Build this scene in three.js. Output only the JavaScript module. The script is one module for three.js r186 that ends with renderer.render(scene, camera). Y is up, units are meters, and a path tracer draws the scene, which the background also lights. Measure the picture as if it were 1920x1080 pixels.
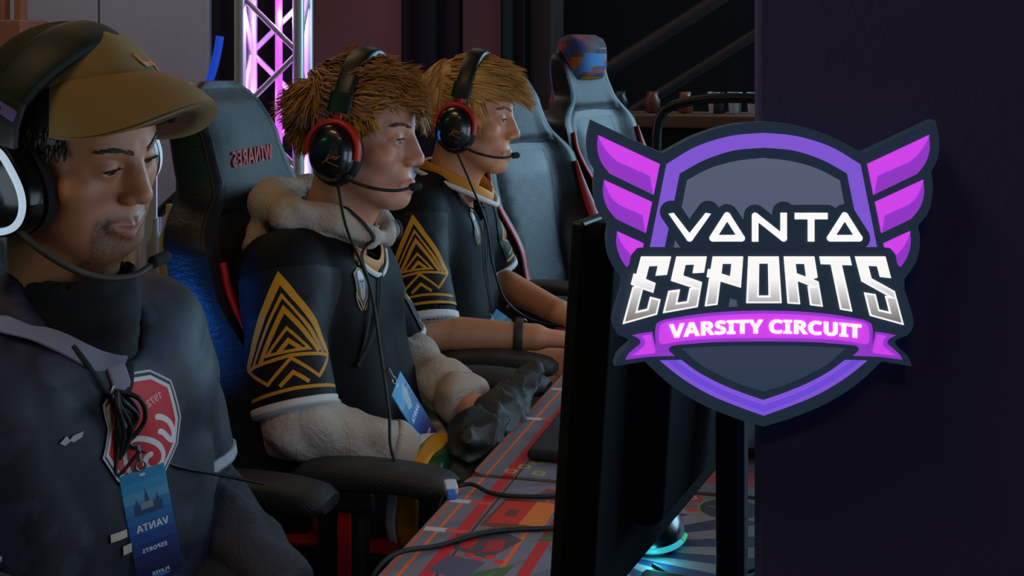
import * as THREE from 'three';
import { ImprovedNoise } from 'three/addons/math/ImprovedNoise.js';
import { RoundedBoxGeometry } from 'three/addons/geometries/RoundedBoxGeometry.js';
import { mergeGeometries, mergeVertices, toCreasedNormals } from 'three/addons/utils/BufferGeometryUtils.js';
import { FontLoader } from 'three/addons/loaders/FontLoader.js';
import { TextGeometry } from 'three/addons/geometries/TextGeometry.js';
import { RectAreaLightUniformsLib } from 'three/addons/lights/RectAreaLightUniformsLib.js';

// ---------------------------------------------------------------- camera, light, exposure
// The row of players runs along -z; they face +x; the desk edge is the line x = 0.
const YAW = 14.5 * Math.PI / 180;
const scene = new THREE.Scene();
const camera = new THREE.PerspectiveCamera(2 * Math.atan(540 / 2500) * 180 / Math.PI, 1920 / 1080, 0.05, 60);
camera.position.set(0.542, 1.35, 0);
camera.rotation.y = YAW;
camera.setViewOffset(1920, 1080, 0, 441, 1920, 1080);      // level camera, lens shifted down
scene.add(camera);
const renderer = new THREE.WebGLRenderer();
renderer.toneMapping = THREE.LinearToneMapping;
renderer.toneMappingExposure = 1.0;
renderer.shadowMap.enabled = true;
RectAreaLightUniformsLib.init();
scene.background = new THREE.Color(0x000000);

function areaLight(color, intensity, w, h, pos, target) {
  const l = new THREE.RectAreaLight(color, intensity, w, h);
  l.position.set(...pos); l.lookAt(...target); scene.add(l); return l;
}
// warm hall lamps overhead, the cool stage screen on the camera's side of the desk
const WARM = new THREE.Color(1.0, 0.66, 0.36), COOL = new THREE.Color(0.42, 0.74, 1.0);
const LAMPS = [[-0.55, -0.35, 1.15], [-1.3, -3.0, 0.5], [-3.3, -5.0, 1.6], [-1.0, -5.9, 0.3], [0.9, 1.3, 0.32]];           // x, z, intensity; third and last added to brighten grey wall and navy panel
const NEUTRAL = new THREE.Color(1.0, 0.86, 0.76);
for (const [x, z, k] of LAMPS) areaLight(z < -4 ? NEUTRAL : WARM, 6.5 * k, 0.9, 0.5, [x, 3.33, z], [x, 0, z]);
const STAGE = { pos: [2.5, 2.1, -6.3], aim: [-0.4, 1.15, -2.2], w: 3.0, h: 1.7 };
areaLight(COOL, 7.6, STAGE.w, STAGE.h, STAGE.pos, STAGE.aim);

// ---------------------------------------------------------------- helpers
let seed = 7;
const rnd = () => { seed = (seed + 0x6D2B79F5) | 0; let t = Math.imul(seed ^ (seed >>> 15), 1 | seed); t = (t + Math.imul(t ^ (t >>> 7), 61 | t)) ^ t; return ((t ^ (t >>> 14)) >>> 0) / 4294967296; };
const rr = (a, b) => a + (b - a) * rnd();
const noiseGen = new ImprovedNoise();
const N3 = (x, y, z) => noiseGen.noise(x + 37.1, y + 11.7, z + 53.3);
const V = (x, y, z) => new THREE.Vector3(x, y, z);
const clamp = (x, a = 0, b = 1) => Math.min(b, Math.max(a, x));
const sstep = (a, b, x) => { const t = clamp((x - a) / (b - a)); return t * t * (3 - 2 * t); };
const mix = (a, b, t) => a + (b - a) * t;
const used = {};
function numbered(name) { const n = used[name] = (used[name] ?? -1) + 1; return n ? `${name}_${String(n).padStart(3, '0')}` : name; }
function thing(name, label, category, pos = [0, 0, 0], turn = 0, group) {
  const o = new THREE.Group(); o.name = numbered(name); o.position.set(...pos); o.rotation.y = turn;
  o.userData = { label, category }; if (group) o.userData.group = group;
  scene.add(o); return o;
}
function flat(geos) { const a = (Array.isArray(geos) ? geos : [geos]).map((g) => g.index ? g.toNonIndexed() : g); if (a.length === 1) return a[0]; for (const g of a) for (const k of Object.keys(g.attributes)) if (!['position', 'normal', 'uv'].includes(k)) g.deleteAttribute(k); if (!a.every((g) => g.attributes.uv)) for (const g of a) g.deleteAttribute('uv'); return mergeGeometries(a); }
function part(name, geos, material, parent, label) {
  const m = new THREE.Mesh(Array.isArray(geos) && geos.length > 1 ? flat(geos) : Array.isArray(geos) ? geos[0] : geos, material);
  m.name = name; m.castShadow = m.receiveShadow = true; if (label) m.userData.label = label; parent.add(m); return m;
}
function tagged(name, geos, material, label, category, group) { const m = part(numbered(name), geos, material, scene, label); m.userData.category = category; if (group) m.userData.group = group; return m; }
function struct(name, geos, material) { const m = part(name, geos, material, scene); m.userData.kind = 'structure'; return m; }
const mat = (color, roughness = 0.7, o = {}) => new THREE.MeshPhysicalMaterial({ color, roughness, ...o });
const glow = (color, k, base = 0x222222) => new THREE.MeshStandardMaterial({ color: base, emissive: color, emissiveIntensity: k, roughness: 0.6 });
const box = (w, h, d, x = 0, y = 0, z = 0) => new THREE.BoxGeometry(w, h, d).translate(x, y, z);
const rbox = (w, h, d, r, x = 0, y = 0, z = 0, s = 3) => new RoundedBoxGeometry(w, h, d, s, r).translate(x, y, z);
const tube = (pts, r, seg = 24, rad = 8, closed = false) => new THREE.TubeGeometry(new THREE.CatmullRomCurve3(pts.map((p) => p.isVector3 ? p : V(...p)), closed), seg, r, rad, closed);
function rod(a, b, r, seg = 10) { const A = V(...a), B = V(...b), d = B.clone().sub(A), g = new THREE.CylinderGeometry(r, r, d.length(), seg); g.applyQuaternion(new THREE.Quaternion().setFromUnitVectors(V(0, 1, 0), d.normalize())); return g.translate(...A.add(B).multiplyScalar(0.5).toArray()); }
const lathe = (pts, seg = 32) => new THREE.LatheGeometry(pts.map(([x, y]) => new THREE.Vector2(x, y)), seg);
// closed rings of equal point counts, joined into a skin with end caps
function loft(rings, closedPath = false, caps = true) {
  const n = rings[0].length, pos = [], uv = [], idx = [], m = rings.length;
  rings.forEach((r, i) => { for (let j = 0; j <= n; j++) { const p = r[j % n]; pos.push(p[0], p[1], p[2]); uv.push(j / n, i / (m - 1)); } });
  for (let i = 0; i < m - (closedPath ? 0 : 1); i++) for (let j = 0; j < n; j++) { const a = i * (n + 1) + j, b = ((i + 1) % m) * (n + 1) + j; idx.push(a, a + 1, b, b, a + 1, b + 1); }
  if (caps && !closedPath) for (const [i, flip] of [[0, true], [m - 1, false]]) {
    const c = [0, 1, 2].map((k) => rings[i].reduce((s, p) => s + p[k], 0) / n), base = pos.length / 3;
    for (const p of rings[i]) { pos.push(...p); uv.push(0, 0); }
    pos.push(...c); uv.push(0, 0);
    for (let j = 0; j < n; j++) { const a = base + j, b = base + (j + 1) % n, k = base + n; flip ? idx.push(k, b, a) : idx.push(k, a, b); }
  }
  const g = new THREE.BufferGeometry();
  g.setAttribute('position', new THREE.Float32BufferAttribute(pos, 3)); g.setAttribute('uv', new THREE.Float32BufferAttribute(uv, 2)); g.setIndex(idx); g.computeVertexNormals(); return g;
}
// sweep a section (list of [side, up]) along points; side(t) gives the side direction
function sweep(pts, section, sideOf, closed = false) {
  const P = pts.map((p) => p.isVector3 ? p : V(...p)), m = P.length;
  const rings = P.map((p, i) => {
    const a = P[closed ? (i + m - 1) % m : Math.max(0, i - 1)], b = P[closed ? (i + 1) % m : Math.min(m - 1, i + 1)];
    const T = b.clone().sub(a).normalize(); let S = sideOf.isVector3 ? sideOf.clone() : sideOf(i / (m - 1), p, T);
    S.addScaledVector(T, -S.dot(T)).normalize(); const U = V(0, 0, 0).crossVectors(T, S);
    const sec = typeof section === 'function' ? section(i / (m - 1)) : section;
    return sec.map(([s, u]) => [p.x + S.x * s + U.x * u, p.y + S.y * s + U.y * u, p.z + S.z * s + U.z * u]);
  });
  return loft(rings, closed);
}
const oval = (a, b, n = 12, e = 1) => Array.from({ length: n }, (_, i) => { const t = i / n * 2 * Math.PI, c = Math.cos(t), s = Math.sin(t); return [Math.sign(c) * Math.abs(c) ** e * a, Math.sign(s) * Math.abs(s) ** e * b]; });
const spline = (pts, n) => new THREE.CatmullRomCurve3(pts.map((p) => p.isVector3 ? p : V(...p))).getPoints(n);

// distance fields
const smin = (a, b, k) => { const h = Math.max(k - Math.abs(a - b), 0) / k; return Math.min(a, b) - h * h * k * 0.25; };
const smax = (a, b, k) => -smin(-a, -b, k);
function ell(x, y, z, cx, cy, cz, rx, ry, rz) { const X = (x - cx) / rx, Y = (y - cy) / ry, Z = (z - cz) / rz, k0 = Math.sqrt(X * X + Y * Y + Z * Z), k1 = Math.sqrt((X / rx) ** 2 + (Y / ry) ** 2 + (Z / rz) ** 2); return k1 < 1e-9 ? -Math.min(rx, ry, rz) : k0 * (k0 - 1) / k1; }
function cap(x, y, z, a, b, ra, rb) { const bx = b[0] - a[0], by = b[1] - a[1], bz = b[2] - a[2], px = x - a[0], py = y - a[1], pz = z - a[2]; const t = clamp((px * bx + py * by + pz * bz) / (bx * bx + by * by + bz * bz)); return Math.hypot(px - bx * t, py - by * t, pz - bz * t) - ra - (rb - ra) * t; }
// naive surface nets over f, block-skipping where the field is far from zero
function meshField(f, lo, hi, cell, colorAt) {
  const n = [0, 1, 2].map((k) => Math.ceil((hi[k] - lo[k]) / cell / 6) * 6 + 1), [nx, ny, nz] = n, val = new Float32Array(nx * ny * nz);
  const B = 6, reach = B * cell * 0.87 * 1.5 + 0.006;
  for (let k = 0; k < nz; k += B) for (let j = 0; j < ny; j += B) for (let i = 0; i < nx; i += B) {
    const c = f(lo[0] + (i + B / 2) * cell, lo[1] + (j + B / 2) * cell, lo[2] + (k + B / 2) * cell), far = Math.abs(c) > reach;
    for (let kk = k; kk < Math.min(nz, k + B); kk++) for (let jj = j; jj < Math.min(ny, j + B); jj++) for (let ii = i; ii < Math.min(nx, i + B); ii++)
      val[(kk * ny + jj) * nx + ii] = far ? c : f(lo[0] + ii * cell, lo[1] + jj * cell, lo[2] + kk * cell);
  }
  const vid = new Int32Array(nx * ny * nz).fill(-1), pos = [], idx = [], off = [0, 1, nx, nx + 1, nx * ny, nx * ny + 1, nx * ny + nx, nx * ny + nx + 1];
  const E = [[0, 1], [2, 3], [4, 5], [6, 7], [0, 2], [1, 3], [4, 6], [5, 7], [0, 4], [1, 5], [2, 6], [3, 7]];
  for (let k = 0; k < nz - 1; k++) for (let j = 0; j < ny - 1; j++) for (let i = 0; i < nx - 1; i++) {
    const b = (k * ny + j) * nx + i; let s = 0; for (let q = 0; q < 8; q++) if (val[b + off[q]] < 0) s++;
    if (!s || s === 8) continue;
    let X = 0, Y = 0, Z = 0, c = 0;
    for (const [p, q] of E) { const a = val[b + off[p]], d = val[b + off[q]]; if ((a < 0) === (d < 0)) continue; const t = a / (a - d); X += (p & 1) + ((q & 1) - (p & 1)) * t; Y += (p >> 1 & 1) + ((q >> 1 & 1) - (p >> 1 & 1)) * t; Z += (p >> 2) + ((q >> 2) - (p >> 2)) * t; c++; }
    vid[b] = pos.length / 3; pos.push(lo[0] + (i + X / c) * cell, lo[1] + (j + Y / c) * cell, lo[2] + (k + Z / c) * cell);
  }
  const quad = (a, b, c, d, flip) => { if (a < 0 || b < 0 || c < 0 || d < 0) return; flip ? idx.push(a, c, b, a, d, c) : idx.push(a, b, c, a, c, d); };
  for (let k = 1; k < nz - 1; k++) for (let j = 1; j < ny - 1; j++) for (let i = 1; i < nx - 1; i++) {
    const b = (k * ny + j) * nx + i, v = val[b] < 0;
    if (v !== val[b + 1] < 0) quad(vid[b - nx - nx * ny], vid[b - nx * ny], vid[b], vid[b - nx], !v);
    if (v !== val[b + nx] < 0) quad(vid[b - 1 - nx * ny], vid[b - 1], vid[b], vid[b - nx * ny], !v);
    if (v !== val[b + nx * ny] < 0) quad(vid[b - 1 - nx], vid[b - nx], vid[b], vid[b - 1], !v);
  }
  const g = new THREE.BufferGeometry(); g.setAttribute('position', new THREE.Float32BufferAttribute(pos, 3)); g.setIndex(idx); g.computeVertexNormals();
  if (colorAt) { const col = []; for (let i = 0; i < pos.length; i += 3) col.push(...colorAt(pos[i], pos[i + 1], pos[i + 2])); g.setAttribute('color', new THREE.Float32BufferAttribute(col, 3)); }
  return g;
}
// keep the triangles of g whose centroid passes test; uvAt may add texture coordinates
function pick(g, test, uvAt) {
  const p = g.attributes.position, nm = g.attributes.normal, cl = g.attributes.color, ix = g.index.array, P = [], Nn = [], C = [], U = [];
  for (let i = 0; i < ix.length; i += 3) {
    const c = [0, 0, 0]; for (let q = 0; q < 3; q++) { c[0] += p.getX(ix[i + q]) / 3; c[1] += p.getY(ix[i + q]) / 3; c[2] += p.getZ(ix[i + q]) / 3; }
    if (!test(...c)) continue;
    for (let q = 0; q < 3; q++) { const v = ix[i + q]; P.push(p.getX(v), p.getY(v), p.getZ(v)); Nn.push(nm.getX(v), nm.getY(v), nm.getZ(v)); if (cl) C.push(cl.getX(v), cl.getY(v), cl.getZ(v)); if (uvAt) U.push(...uvAt(p.getX(v), p.getY(v), p.getZ(v))); }
  }
  const o = new THREE.BufferGeometry(); o.setAttribute('position', new THREE.Float32BufferAttribute(P, 3)); o.setAttribute('normal', new THREE.Float32BufferAttribute(Nn, 3));
  if (cl) o.setAttribute('color', new THREE.Float32BufferAttribute(C, 3)); if (uvAt) o.setAttribute('uv', new THREE.Float32BufferAttribute(U, 2)); return o;
}
function canvasTex(w, h, draw) { const c = document.createElement('canvas'); c.width = w; c.height = h; draw(c.getContext('2d'), w, h); const t = new THREE.CanvasTexture(c); t.colorSpace = THREE.SRGBColorSpace; t.anisotropy = 8; return t; }
function boxUV(g, s = 8) { const o = g.index ? g.toNonIndexed() : g, p = o.attributes.position, u = []; for (let i = 0; i < p.count; i += 3) { const a = V(p.getX(i), p.getY(i), p.getZ(i)), n = V(p.getX(i + 1), p.getY(i + 1), p.getZ(i + 1)).sub(a).cross(V(p.getX(i + 2), p.getY(i + 2), p.getZ(i + 2)).sub(a)), ax = Math.abs(n.x), ay = Math.abs(n.y), az = Math.abs(n.z); for (let k = 0; k < 3; k++) { const x = p.getX(i + k), y = p.getY(i + k), z = p.getZ(i + k); u.push(...(ax > ay && ax > az ? [z * s, y * s] : ay > az ? [x * s, z * s] : [x * s, y * s])); } } o.setAttribute('uv', new THREE.Float32BufferAttribute(u, 2)); return o; }
function noiseTex(size, fx, fy, lo, hi, srgb = false, tint = [1, 1, 1]) {
  const d = new Uint8Array(size * size * 4);
  for (let j = 0; j < size; j++) for (let i = 0; i < size; i++) { const a = i / size * 2 * Math.PI, b = j / size * 2 * Math.PI; const v = 0.5 + 0.33 * N3(Math.cos(a) * fx, Math.sin(a) * fx + Math.cos(b) * fy, Math.sin(b) * fy) + 0.3 * N3(Math.cos(a) * fx * 4, Math.sin(a) * fx * 4 + Math.cos(b) * fy * 4, 5 + Math.sin(b) * fy * 4) + (rnd() - 0.5) * 0.25; const q = mix(lo, hi, clamp(v)) * 255; const o = (j * size + i) * 4; d[o] = q * tint[0]; d[o + 1] = q * tint[1]; d[o + 2] = q * tint[2]; d[o + 3] = 255; }
  const t = new THREE.DataTexture(d, size, size); t.wrapS = t.wrapT = THREE.RepeatWrapping; t.magFilter = THREE.LinearFilter; t.minFilter = THREE.LinearFilter; if (srgb) t.colorSpace = THREE.SRGBColorSpace; t.needsUpdate = true; return t;
}
const rep = (t, x, y = x) => { const c = t.clone(); c.repeat.set(x, y); c.needsUpdate = true; return c; };
const grainTex = noiseTex(256, 3, 3, 0, 1);
const font = await new FontLoader().loadAsync('fonts/droid/droid_sans_bold.typeface.json');
const M = {
  black: mat(0x0b0b0d, 0.55), blackGloss: mat(0x08080a, 0.25), rubber: mat(0x0d0d0e, 0.85), steel: mat(0x8a8c90, 0.35, { metalness: 0.9 }),
  leather: mat(0x17181b, 0.42, { bumpMap: rep(grainTex, 8), bumpScale: 0.0006 }), redLeather: mat(0xb0101c, 0.45), armPad: mat(0x23211d, 0.5, { bumpMap: rep(grainTex, 3), bumpScale: 0.0008 }),
  plastic: mat(0x121214, 0.5), cable: mat(0x0a0a0b, 0.6),
};
// ---------------------------------------------------------------- the hall
const plaster = (c, r = 0.9) => mat(c, r, { bumpMap: rep(grainTex, 4), bumpScale: 0.002 });
struct('floor', box(9.6, 0.1, 10.6, -0.4, -0.05, -2.7), mat(0x9a938b, 0.5, { map: rep(noiseTex(256, 2, 2, 0.55, 0.8, true), 6) }));
struct('ceiling', box(9.6, 0.1, 10.6, -0.4, 3.5, -2.7), plaster(0x2a2826));
struct('wall_right', box(0.1, 3.5, 10.6, 4.35, 1.72, -2.7), plaster(0x2b2a2c));
struct('wall_left', box(0.1, 3.5, 10.6, -5.15, 1.72, -2.7), plaster(0x5a5554));
struct('wall_front', box(9.6, 3.5, 0.1, -0.4, 1.72, 2.55), plaster(0x2b2a2c));
struct('wall_back', box(9.6, 3.5, 0.1, -0.4, 1.72, -7.95), plaster(0x141214));
{ // grey partition panels behind the near player
  const w = new THREE.Group(); w.name = 'wall_partition'; w.userData = { kind: 'structure', label: 'grey panelled partition wall' }; scene.add(w);
  const pm = plaster(0xa6abb6);
  for (let i = 0; i < 3; i++) part('panel', rbox(0.655, 3.2, 0.05, 0.008, -4.46 + i * 0.665 - 0.0, 1.6, -6.5), pm, w);
  part('skirting', box(2.0, 0.12, 0.02, -3.8, 0.06, -6.465), mat(0x3c3a39, 0.6), w);
}
function pillar(name, x0, x1, z, color, d = 0.3) { return struct(name, rbox(x1 - x0, 3.44, d, 0.01, (x0 + x1) / 2, 1.72, z - d / 2), plaster(color)); }
pillar('wall_brown_pier', -2.28, -1.76, -6.6, 0x5c4433);
pillar('wall_narrow_pier', -1.43, -1.22, -6.6, 0x553d33);
pillar('wall_slim_pier', -1.1, -0.98, -6.7, 0x33241f);
{ // black drapes between the piers: pleated sheets
  const drape = (x0, x1, z, label) => {
    const n = Math.round((x1 - x0) / 0.012), front = [], back = [];
    for (let i = 0; i <= n; i++) { const x = mix(x0, x1, i / n), q = 0.03 * Math.sin(x * 48) + 0.012 * Math.sin(x * 17 + 1); front.push([x, q]); back.unshift([x, q - 0.012]); }
    const sh = new THREE.Shape([...front, ...back].map(([a, b]) => new THREE.Vector2(a, b)));
    const g = new THREE.ExtrudeGeometry(sh, { depth: 3.4, bevelEnabled: false }).rotateX(-Math.PI / 2); g.translate(0, 0.02, z);
    return tagged('drape', toCreasedNormals(g, 0.9), mat(0x0a0a0d, 0.95), label, 'curtain');
  };
  drape(-2.93, -2.3, -6.55, 'black drape hanging just left of the purple lit truss');
  drape(-1.75, -1.44, -6.62, 'black drape between the wide and the narrow brown piers');
  drape(-1.21, -1.11, -6.64, 'thin strip of black drape right of the narrow brown pier');
}
// hall lamps overhead (out of frame, two added as fill) and the stage screen behind the camera: what the light comes from
for (const [i, [x, z, k]] of LAMPS.entries()) {
  const t = thing('ceiling_lamp', ['warm ceiling lamp panel above the near player', 'warm ceiling lamp panel above the far end of the row', 'added ceiling lamp panel brightening the grey partition', 'warm ceiling lamp panel before the brown piers', 'added warm lamp panel behind the camera lighting the navy panel'][i], 'lamp', [x, 3.36, z], 0, 'ceiling lamps');
  part('housing', rbox(1.0, 0.08, 0.6, 0.01, 0, 0.05, 0), M.plastic, t); part('light_diffuser', box(0.9, 0.012, 0.5, 0, 0.0, 0), glow(z < -4 ? NEUTRAL : WARM, 1.2), t);
}
{
  const t = thing('stage_screen', 'large cool lit stage screen on stand behind the dark partition', 'screen', [0, 0, 0]);
  const g = new THREE.Group(); const P = V(...STAGE.pos), D = V(...STAGE.aim).sub(P).normalize();
  const m = new THREE.Matrix4().lookAt(P, V(...STAGE.aim), V(0, 1, 0)); const q = new THREE.Quaternion().setFromRotationMatrix(m);
  const place = (gg, back) => gg.applyQuaternion(q).translate(P.x - D.x * back, P.y - D.y * back, P.z - D.z * back);
  part('housing', place(rbox(STAGE.w + 0.08, STAGE.h + 0.08, 0.06, 0.01), 0.06), M.plastic, t);
  part('screen_face', place(box(STAGE.w, STAGE.h, 0.01), 0.022), glow(COOL, 1.0), t);
  part('pole', rod([P.x + 0.08, 0.02, P.z - 0.15], [P.x + 0.08, P.y, P.z - 0.15], 0.03), M.plastic, t); part('foot', lathe([[0, 0.03], [0.28, 0.02], [0.28, 0], [0, 0]]).translate(P.x + 0.08, 0, P.z - 0.15), M.plastic, t);
}
// ---------------------------------------------------------------- truss tower with purple light
function truss(x, z, h, turn, label, led) {
  const t = thing('truss_tower', label, 'truss', [x, 0, z], turn, 'aluminium truss towers'), a = 0.125, alu = mat(0xd9d9de, 0.35, { metalness: 0.35 });
  part('base_plate', rbox(0.5, 0.02, 0.5, 0.006, 0, 0.01, 0), M.steel, t);
  for (const [sx, sz] of [[-1, -1], [1, -1], [1, 1], [-1, 1]]) part('chord', rod([sx * a, 0.02, sz * a], [sx * a, h, sz * a], 0.025, 14), alu, t);
  const faces = [[-1, -1, 1, -1], [1, -1, 1, 1], [1, 1, -1, 1], [-1, 1, -1, -1]];
  faces.forEach(([ax, az, bx, bz], f) => { let s = f % 2; for (let y = 0.1; y < h - 0.3; y += 0.25) { part('brace', s ? rod([ax * a, y, az * a], [bx * a, y + 0.25, bz * a], 0.0125, 8) : rod([bx * a, y, bz * a], [ax * a, y + 0.25, az * a], 0.0125, 8), alu, t); s = 1 - s; } });
  return t;
}
const TRUSS = [-1.93, -5.4];
truss(TRUSS[0], TRUSS[1], 3.3, 0.25, 'silver box truss tower glowing purple beside the brown pier');
{
  const PUR = new THREE.Color(0.62, 0.12, 1.0), t = thing('led_batten', 'magenta light batten standing inside the truss tower', 'light', [TRUSS[0], 0.02, TRUSS[1]]);
  part('light_tube', rod([0.02, 0.05, 0], [0.02, 2.6, 0], 0.016, 12), glow(new THREE.Color(0.75, 0.1, 1), 1.1), t); part('stand', lathe([[0, 0.05], [0.06, 0.045], [0.06, 0], [0, 0]]), M.plastic, t);
  for (const [y, dx] of [[0.75, 0.05], [1.15, -0.055], [1.5, 0.05], [1.8, -0.05]]) { const l = new THREE.PointLight(y === 1.5 || y === 0.75 ? new THREE.Color(0.8, 0.5, 1) : PUR, 0.4); l.position.set(TRUSS[0] + dx, y, TRUSS[1] + 0.03); l.castShadow = true; l.shadow.radius = 1; scene.add(l); }
}
{
  const t = thing('led_stick', 'slanting blue light stick just left of the truss tower', 'light', [0, 0, 0]);
  part('light_tube', tube([[-2.505, 1.2, -5.9], [-2.475, 1.29, -5.9], [-2.455, 1.37, -5.9], [-2.445, 1.43, -5.9]], 0.02, 16, 10), glow(new THREE.Color(0.01, 0.09, 1), 0.42), t);
  part('stem', rod([-2.54, 0, -5.9], [-2.505, 1.2, -5.9], 0.012), M.plastic, t); part('foot', lathe([[0, 0.02], [0.14, 0.015], [0.14, 0], [0, 0]]).translate(-2.54, 0, -5.9), M.plastic, t);
}
{ // unseen green panel, added for the green glint on the headset cups
  const G = new THREE.Color(0.03, 0.8, 0.2), t = thing('added_green_light', 'added green light panel on the wall behind the camera', 'light', [-3.3, 2.75, 2.44], Math.PI);
  part('housing', rbox(1.0, 0.54, 0.06, 0.01, 0, 0, -0.02), M.plastic, t); part('light_panel', box(0.94, 0.48, 0.01, 0, 0, 0.016), glow(G, 2.5), t); areaLight(G, 1.5, 0.94, 0.48, [-3.3, 2.75, 2.41], [-3.3, 2.75, 0]);
}
{ // blue floor light behind the chairs (rims the chair shell)
  const B = new THREE.Color(0.02, 0.22, 1), t = thing('floor_light', 'blue floor light behind the gaming chairs', 'light', [-1.28, 0, -1.5]);
  part('housing', rbox(0.3, 0.1, 0.12, 0.02, 0, 0.62, 0), M.plastic, t); part('stand', rod([0, 0, 0], [0, 0.58, 0], 0.015), M.plastic, t); part('foot', lathe([[0, 0.02], [0.14, 0.015], [0.14, 0], [0, 0]]), M.plastic, t);
  part('light_lens', rbox(0.012, 0.07, 0.26, 0.004, 0.13, 0.62, 0).translate(0.03, 0, 0), glow(B, 0.6), t);
  const l = new THREE.SpotLight(B, 2.2, 0, 0.2, 0.4); l.position.set(-1.1, 0.62, -1.5); l.target.position.set(-0.47, 0.98, -1.9); l.castShadow = true; l.shadow.radius = 2; scene.add(l, l.target);
}
// ---------------------------------------------------------------- background clutter
{
  const t = thing('display_crate', 'brown wooden crate with two posts at the top left', 'crate', [-3.73, 0, -6.1]), w = mat(0x8a5a3c, 0.8);
  part('body', rbox(0.26, 1.52, 0.25, 0.01, 0, 0.76, 0), w, t); for (const x of [-0.06, 0.045]) part('post', rbox(0.045, 0.14, 0.06, 0.006, x, 1.585, 0), w, t);
}
{ // handrail behind the near player
  const t = thing('handrail', 'dark steel handrail sloping behind the near player', 'railing', [0, 0, 0]), m = mat(0x39424a, 0.45, { metalness: 0.6 });
  part('top_rail', rod([-2.95, 0.16, -5.2], [-2.1, 0.9, -5.2], 0.022), m, t); part('mid_rail', rod([-2.8, 0.08, -5.2], [-2.1, 0.69, -5.2], 0.016), m, t);
  for (const [x, y] of [[-2.9, 0.2], [-2.5, 0.55], [-2.15, 0.86]]) part('post', rod([x, 0, -5.2], [x, y, -5.2], 0.018), m, t);
}
{
  for (const [i, [x, y, w, c]] of [[-2.25, 0.95, 0.06, 0xd7dbe8], [-2.31, 0.62, 0.05, 0xb9a6d2]].entries()) {
    const t = thing('roll_banner', ['narrow white roll banner behind the near player', 'narrow lavender roll banner behind the near player'][i], 'banner', [x, 0, -4.9 - i * 0.15]);
    part('sheet', rbox(w, y, 0.012, 0.004, 0, y / 2 + 0.04, 0), mat(c, 0.6), t); part('base', rbox(w + 0.06, 0.05, 0.16, 0.012, 0, 0.025, 0), M.steel, t);
  }
  const t = thing('side_table', 'low side table with drinks behind the near player', 'table', [-1.87, 0, -4.3]);
  part('table_top', rbox(0.6, 0.03, 0.4, 0.008, 0, 0.5, 0), mat(0x6a4c34, 0.6), t); for (const sx of [-1, 1]) for (const sz of [-1, 1]) part('leg', rod([sx * 0.26, 0, sz * 0.16], [sx * 0.26, 0.485, sz * 0.16], 0.014), M.steel, t);
  const bottle = (x, z, h, r, c, label) => { const o = tagged('bottle', [lathe([[0, 0], [r, 0.004], [r, h * 0.62], [r * 0.45, h * 0.8], [r * 0.4, h], [0, h]], 18)], mat(c, 0.35), label, 'bottle', 'drinks on the side table'); o.position.set(x, 0.516, z); };
  bottle(-1.98, -4.28, 0.28, 0.035, 0xd8cfae, 'cream coloured bottle on the low side table'); bottle(-1.9, -4.32, 0.24, 0.032, 0x9aa4b4, 'pale grey bottle on the low side table'); bottle(-1.8, -4.25, 0.3, 0.04, 0xc9b070, 'yellowish bottle on the low side table');
}
{ // far bar with jars, and hoop rail, on the dark right
  const t = thing('bar_table', 'long dark bar table with brown front in the far dark', 'table', [-0.35, 0, -6.3]);
  part('counter', rbox(1.7, 0.06, 0.4, 0.01, 0.05, 1.035, 0), mat(0x6b4a30, 0.55), t); part('skirt', box(1.64, 0.99, 0.34, 0.05, 0.5, 0), mat(0x0c0b0c, 0.9), t);
  for (let i = 0; i < 6; i++) { const o = tagged('jar', [lathe([[0, 0], [0.035, 0.003], [0.038, 0.06], [0.025, 0.08], [0.028, 0.1], [0, 0.1]], 16)], mat([0x8a4a2c, 0x7a3d28, 0x30302f, 0x71402c, 0x8c5138, 0x3b3836][i], 0.4), `${['rust', 'dark red', 'black', 'brown', 'orange brown', 'charcoal'][i]} jar on the far bar table`, 'jar', 'jars on the bar table'); o.position.set(-0.86 + i * 0.155, 1.066, -6.28); }
  for (let i = 0; i < 3; i++) { const o = tagged('cup', [lathe([[0, 0], [0.028, 0.002], [0.036, 0.1], [0.033, 0.1], [0.026, 0.006], [0, 0.006]], 16)], mat(0xcfd8e2, 0.4), ['leftmost white cup on the far bar table', 'middle white cup of three on the far bar table', 'rightmost white cup on the far bar table'][i], 'cup', 'cups on the bar table'); o.position.set(-0.1 + i * 0.09, 1.066, -6.28); }
  tagged('hoop_rail', [tube([[-0.28, 0, -5.6], [-0.28, 0.9, -5.6], [-0.25, 1.1, -5.6], [-0.12, 1.15, -5.6], [0.2, 1.15, -5.6], [0.3, 1.1, -5.6], [0.32, 0.9, -5.6], [0.32, 0, -5.6]], 0.022, 60, 10)], mat(0x101012, 0.4), 'black tubular hoop rail in front of the far bar', 'railing');
  const s = thing('stair_frame', 'dark diagonal stair frame in the far dark', 'stairs', [0, 0, 0]), m = mat(0x2a2622, 0.6);
  part('stringer', rod([-1.3, 0.9, -6.9], [0.6, 2.1, -6.9], 0.04), m, s); part('stringer', rod([-1.3, 0.6, -6.9], [0.6, 1.8, -6.9], 0.03), m, s); part('post', rod([0.55, 0, -6.9], [0.55, 2.1, -6.9], 0.035), m, s); part('post', rod([-1.25, 0, -6.9], [-1.25, 0.95, -6.9], 0.035), m, s);
}
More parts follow.
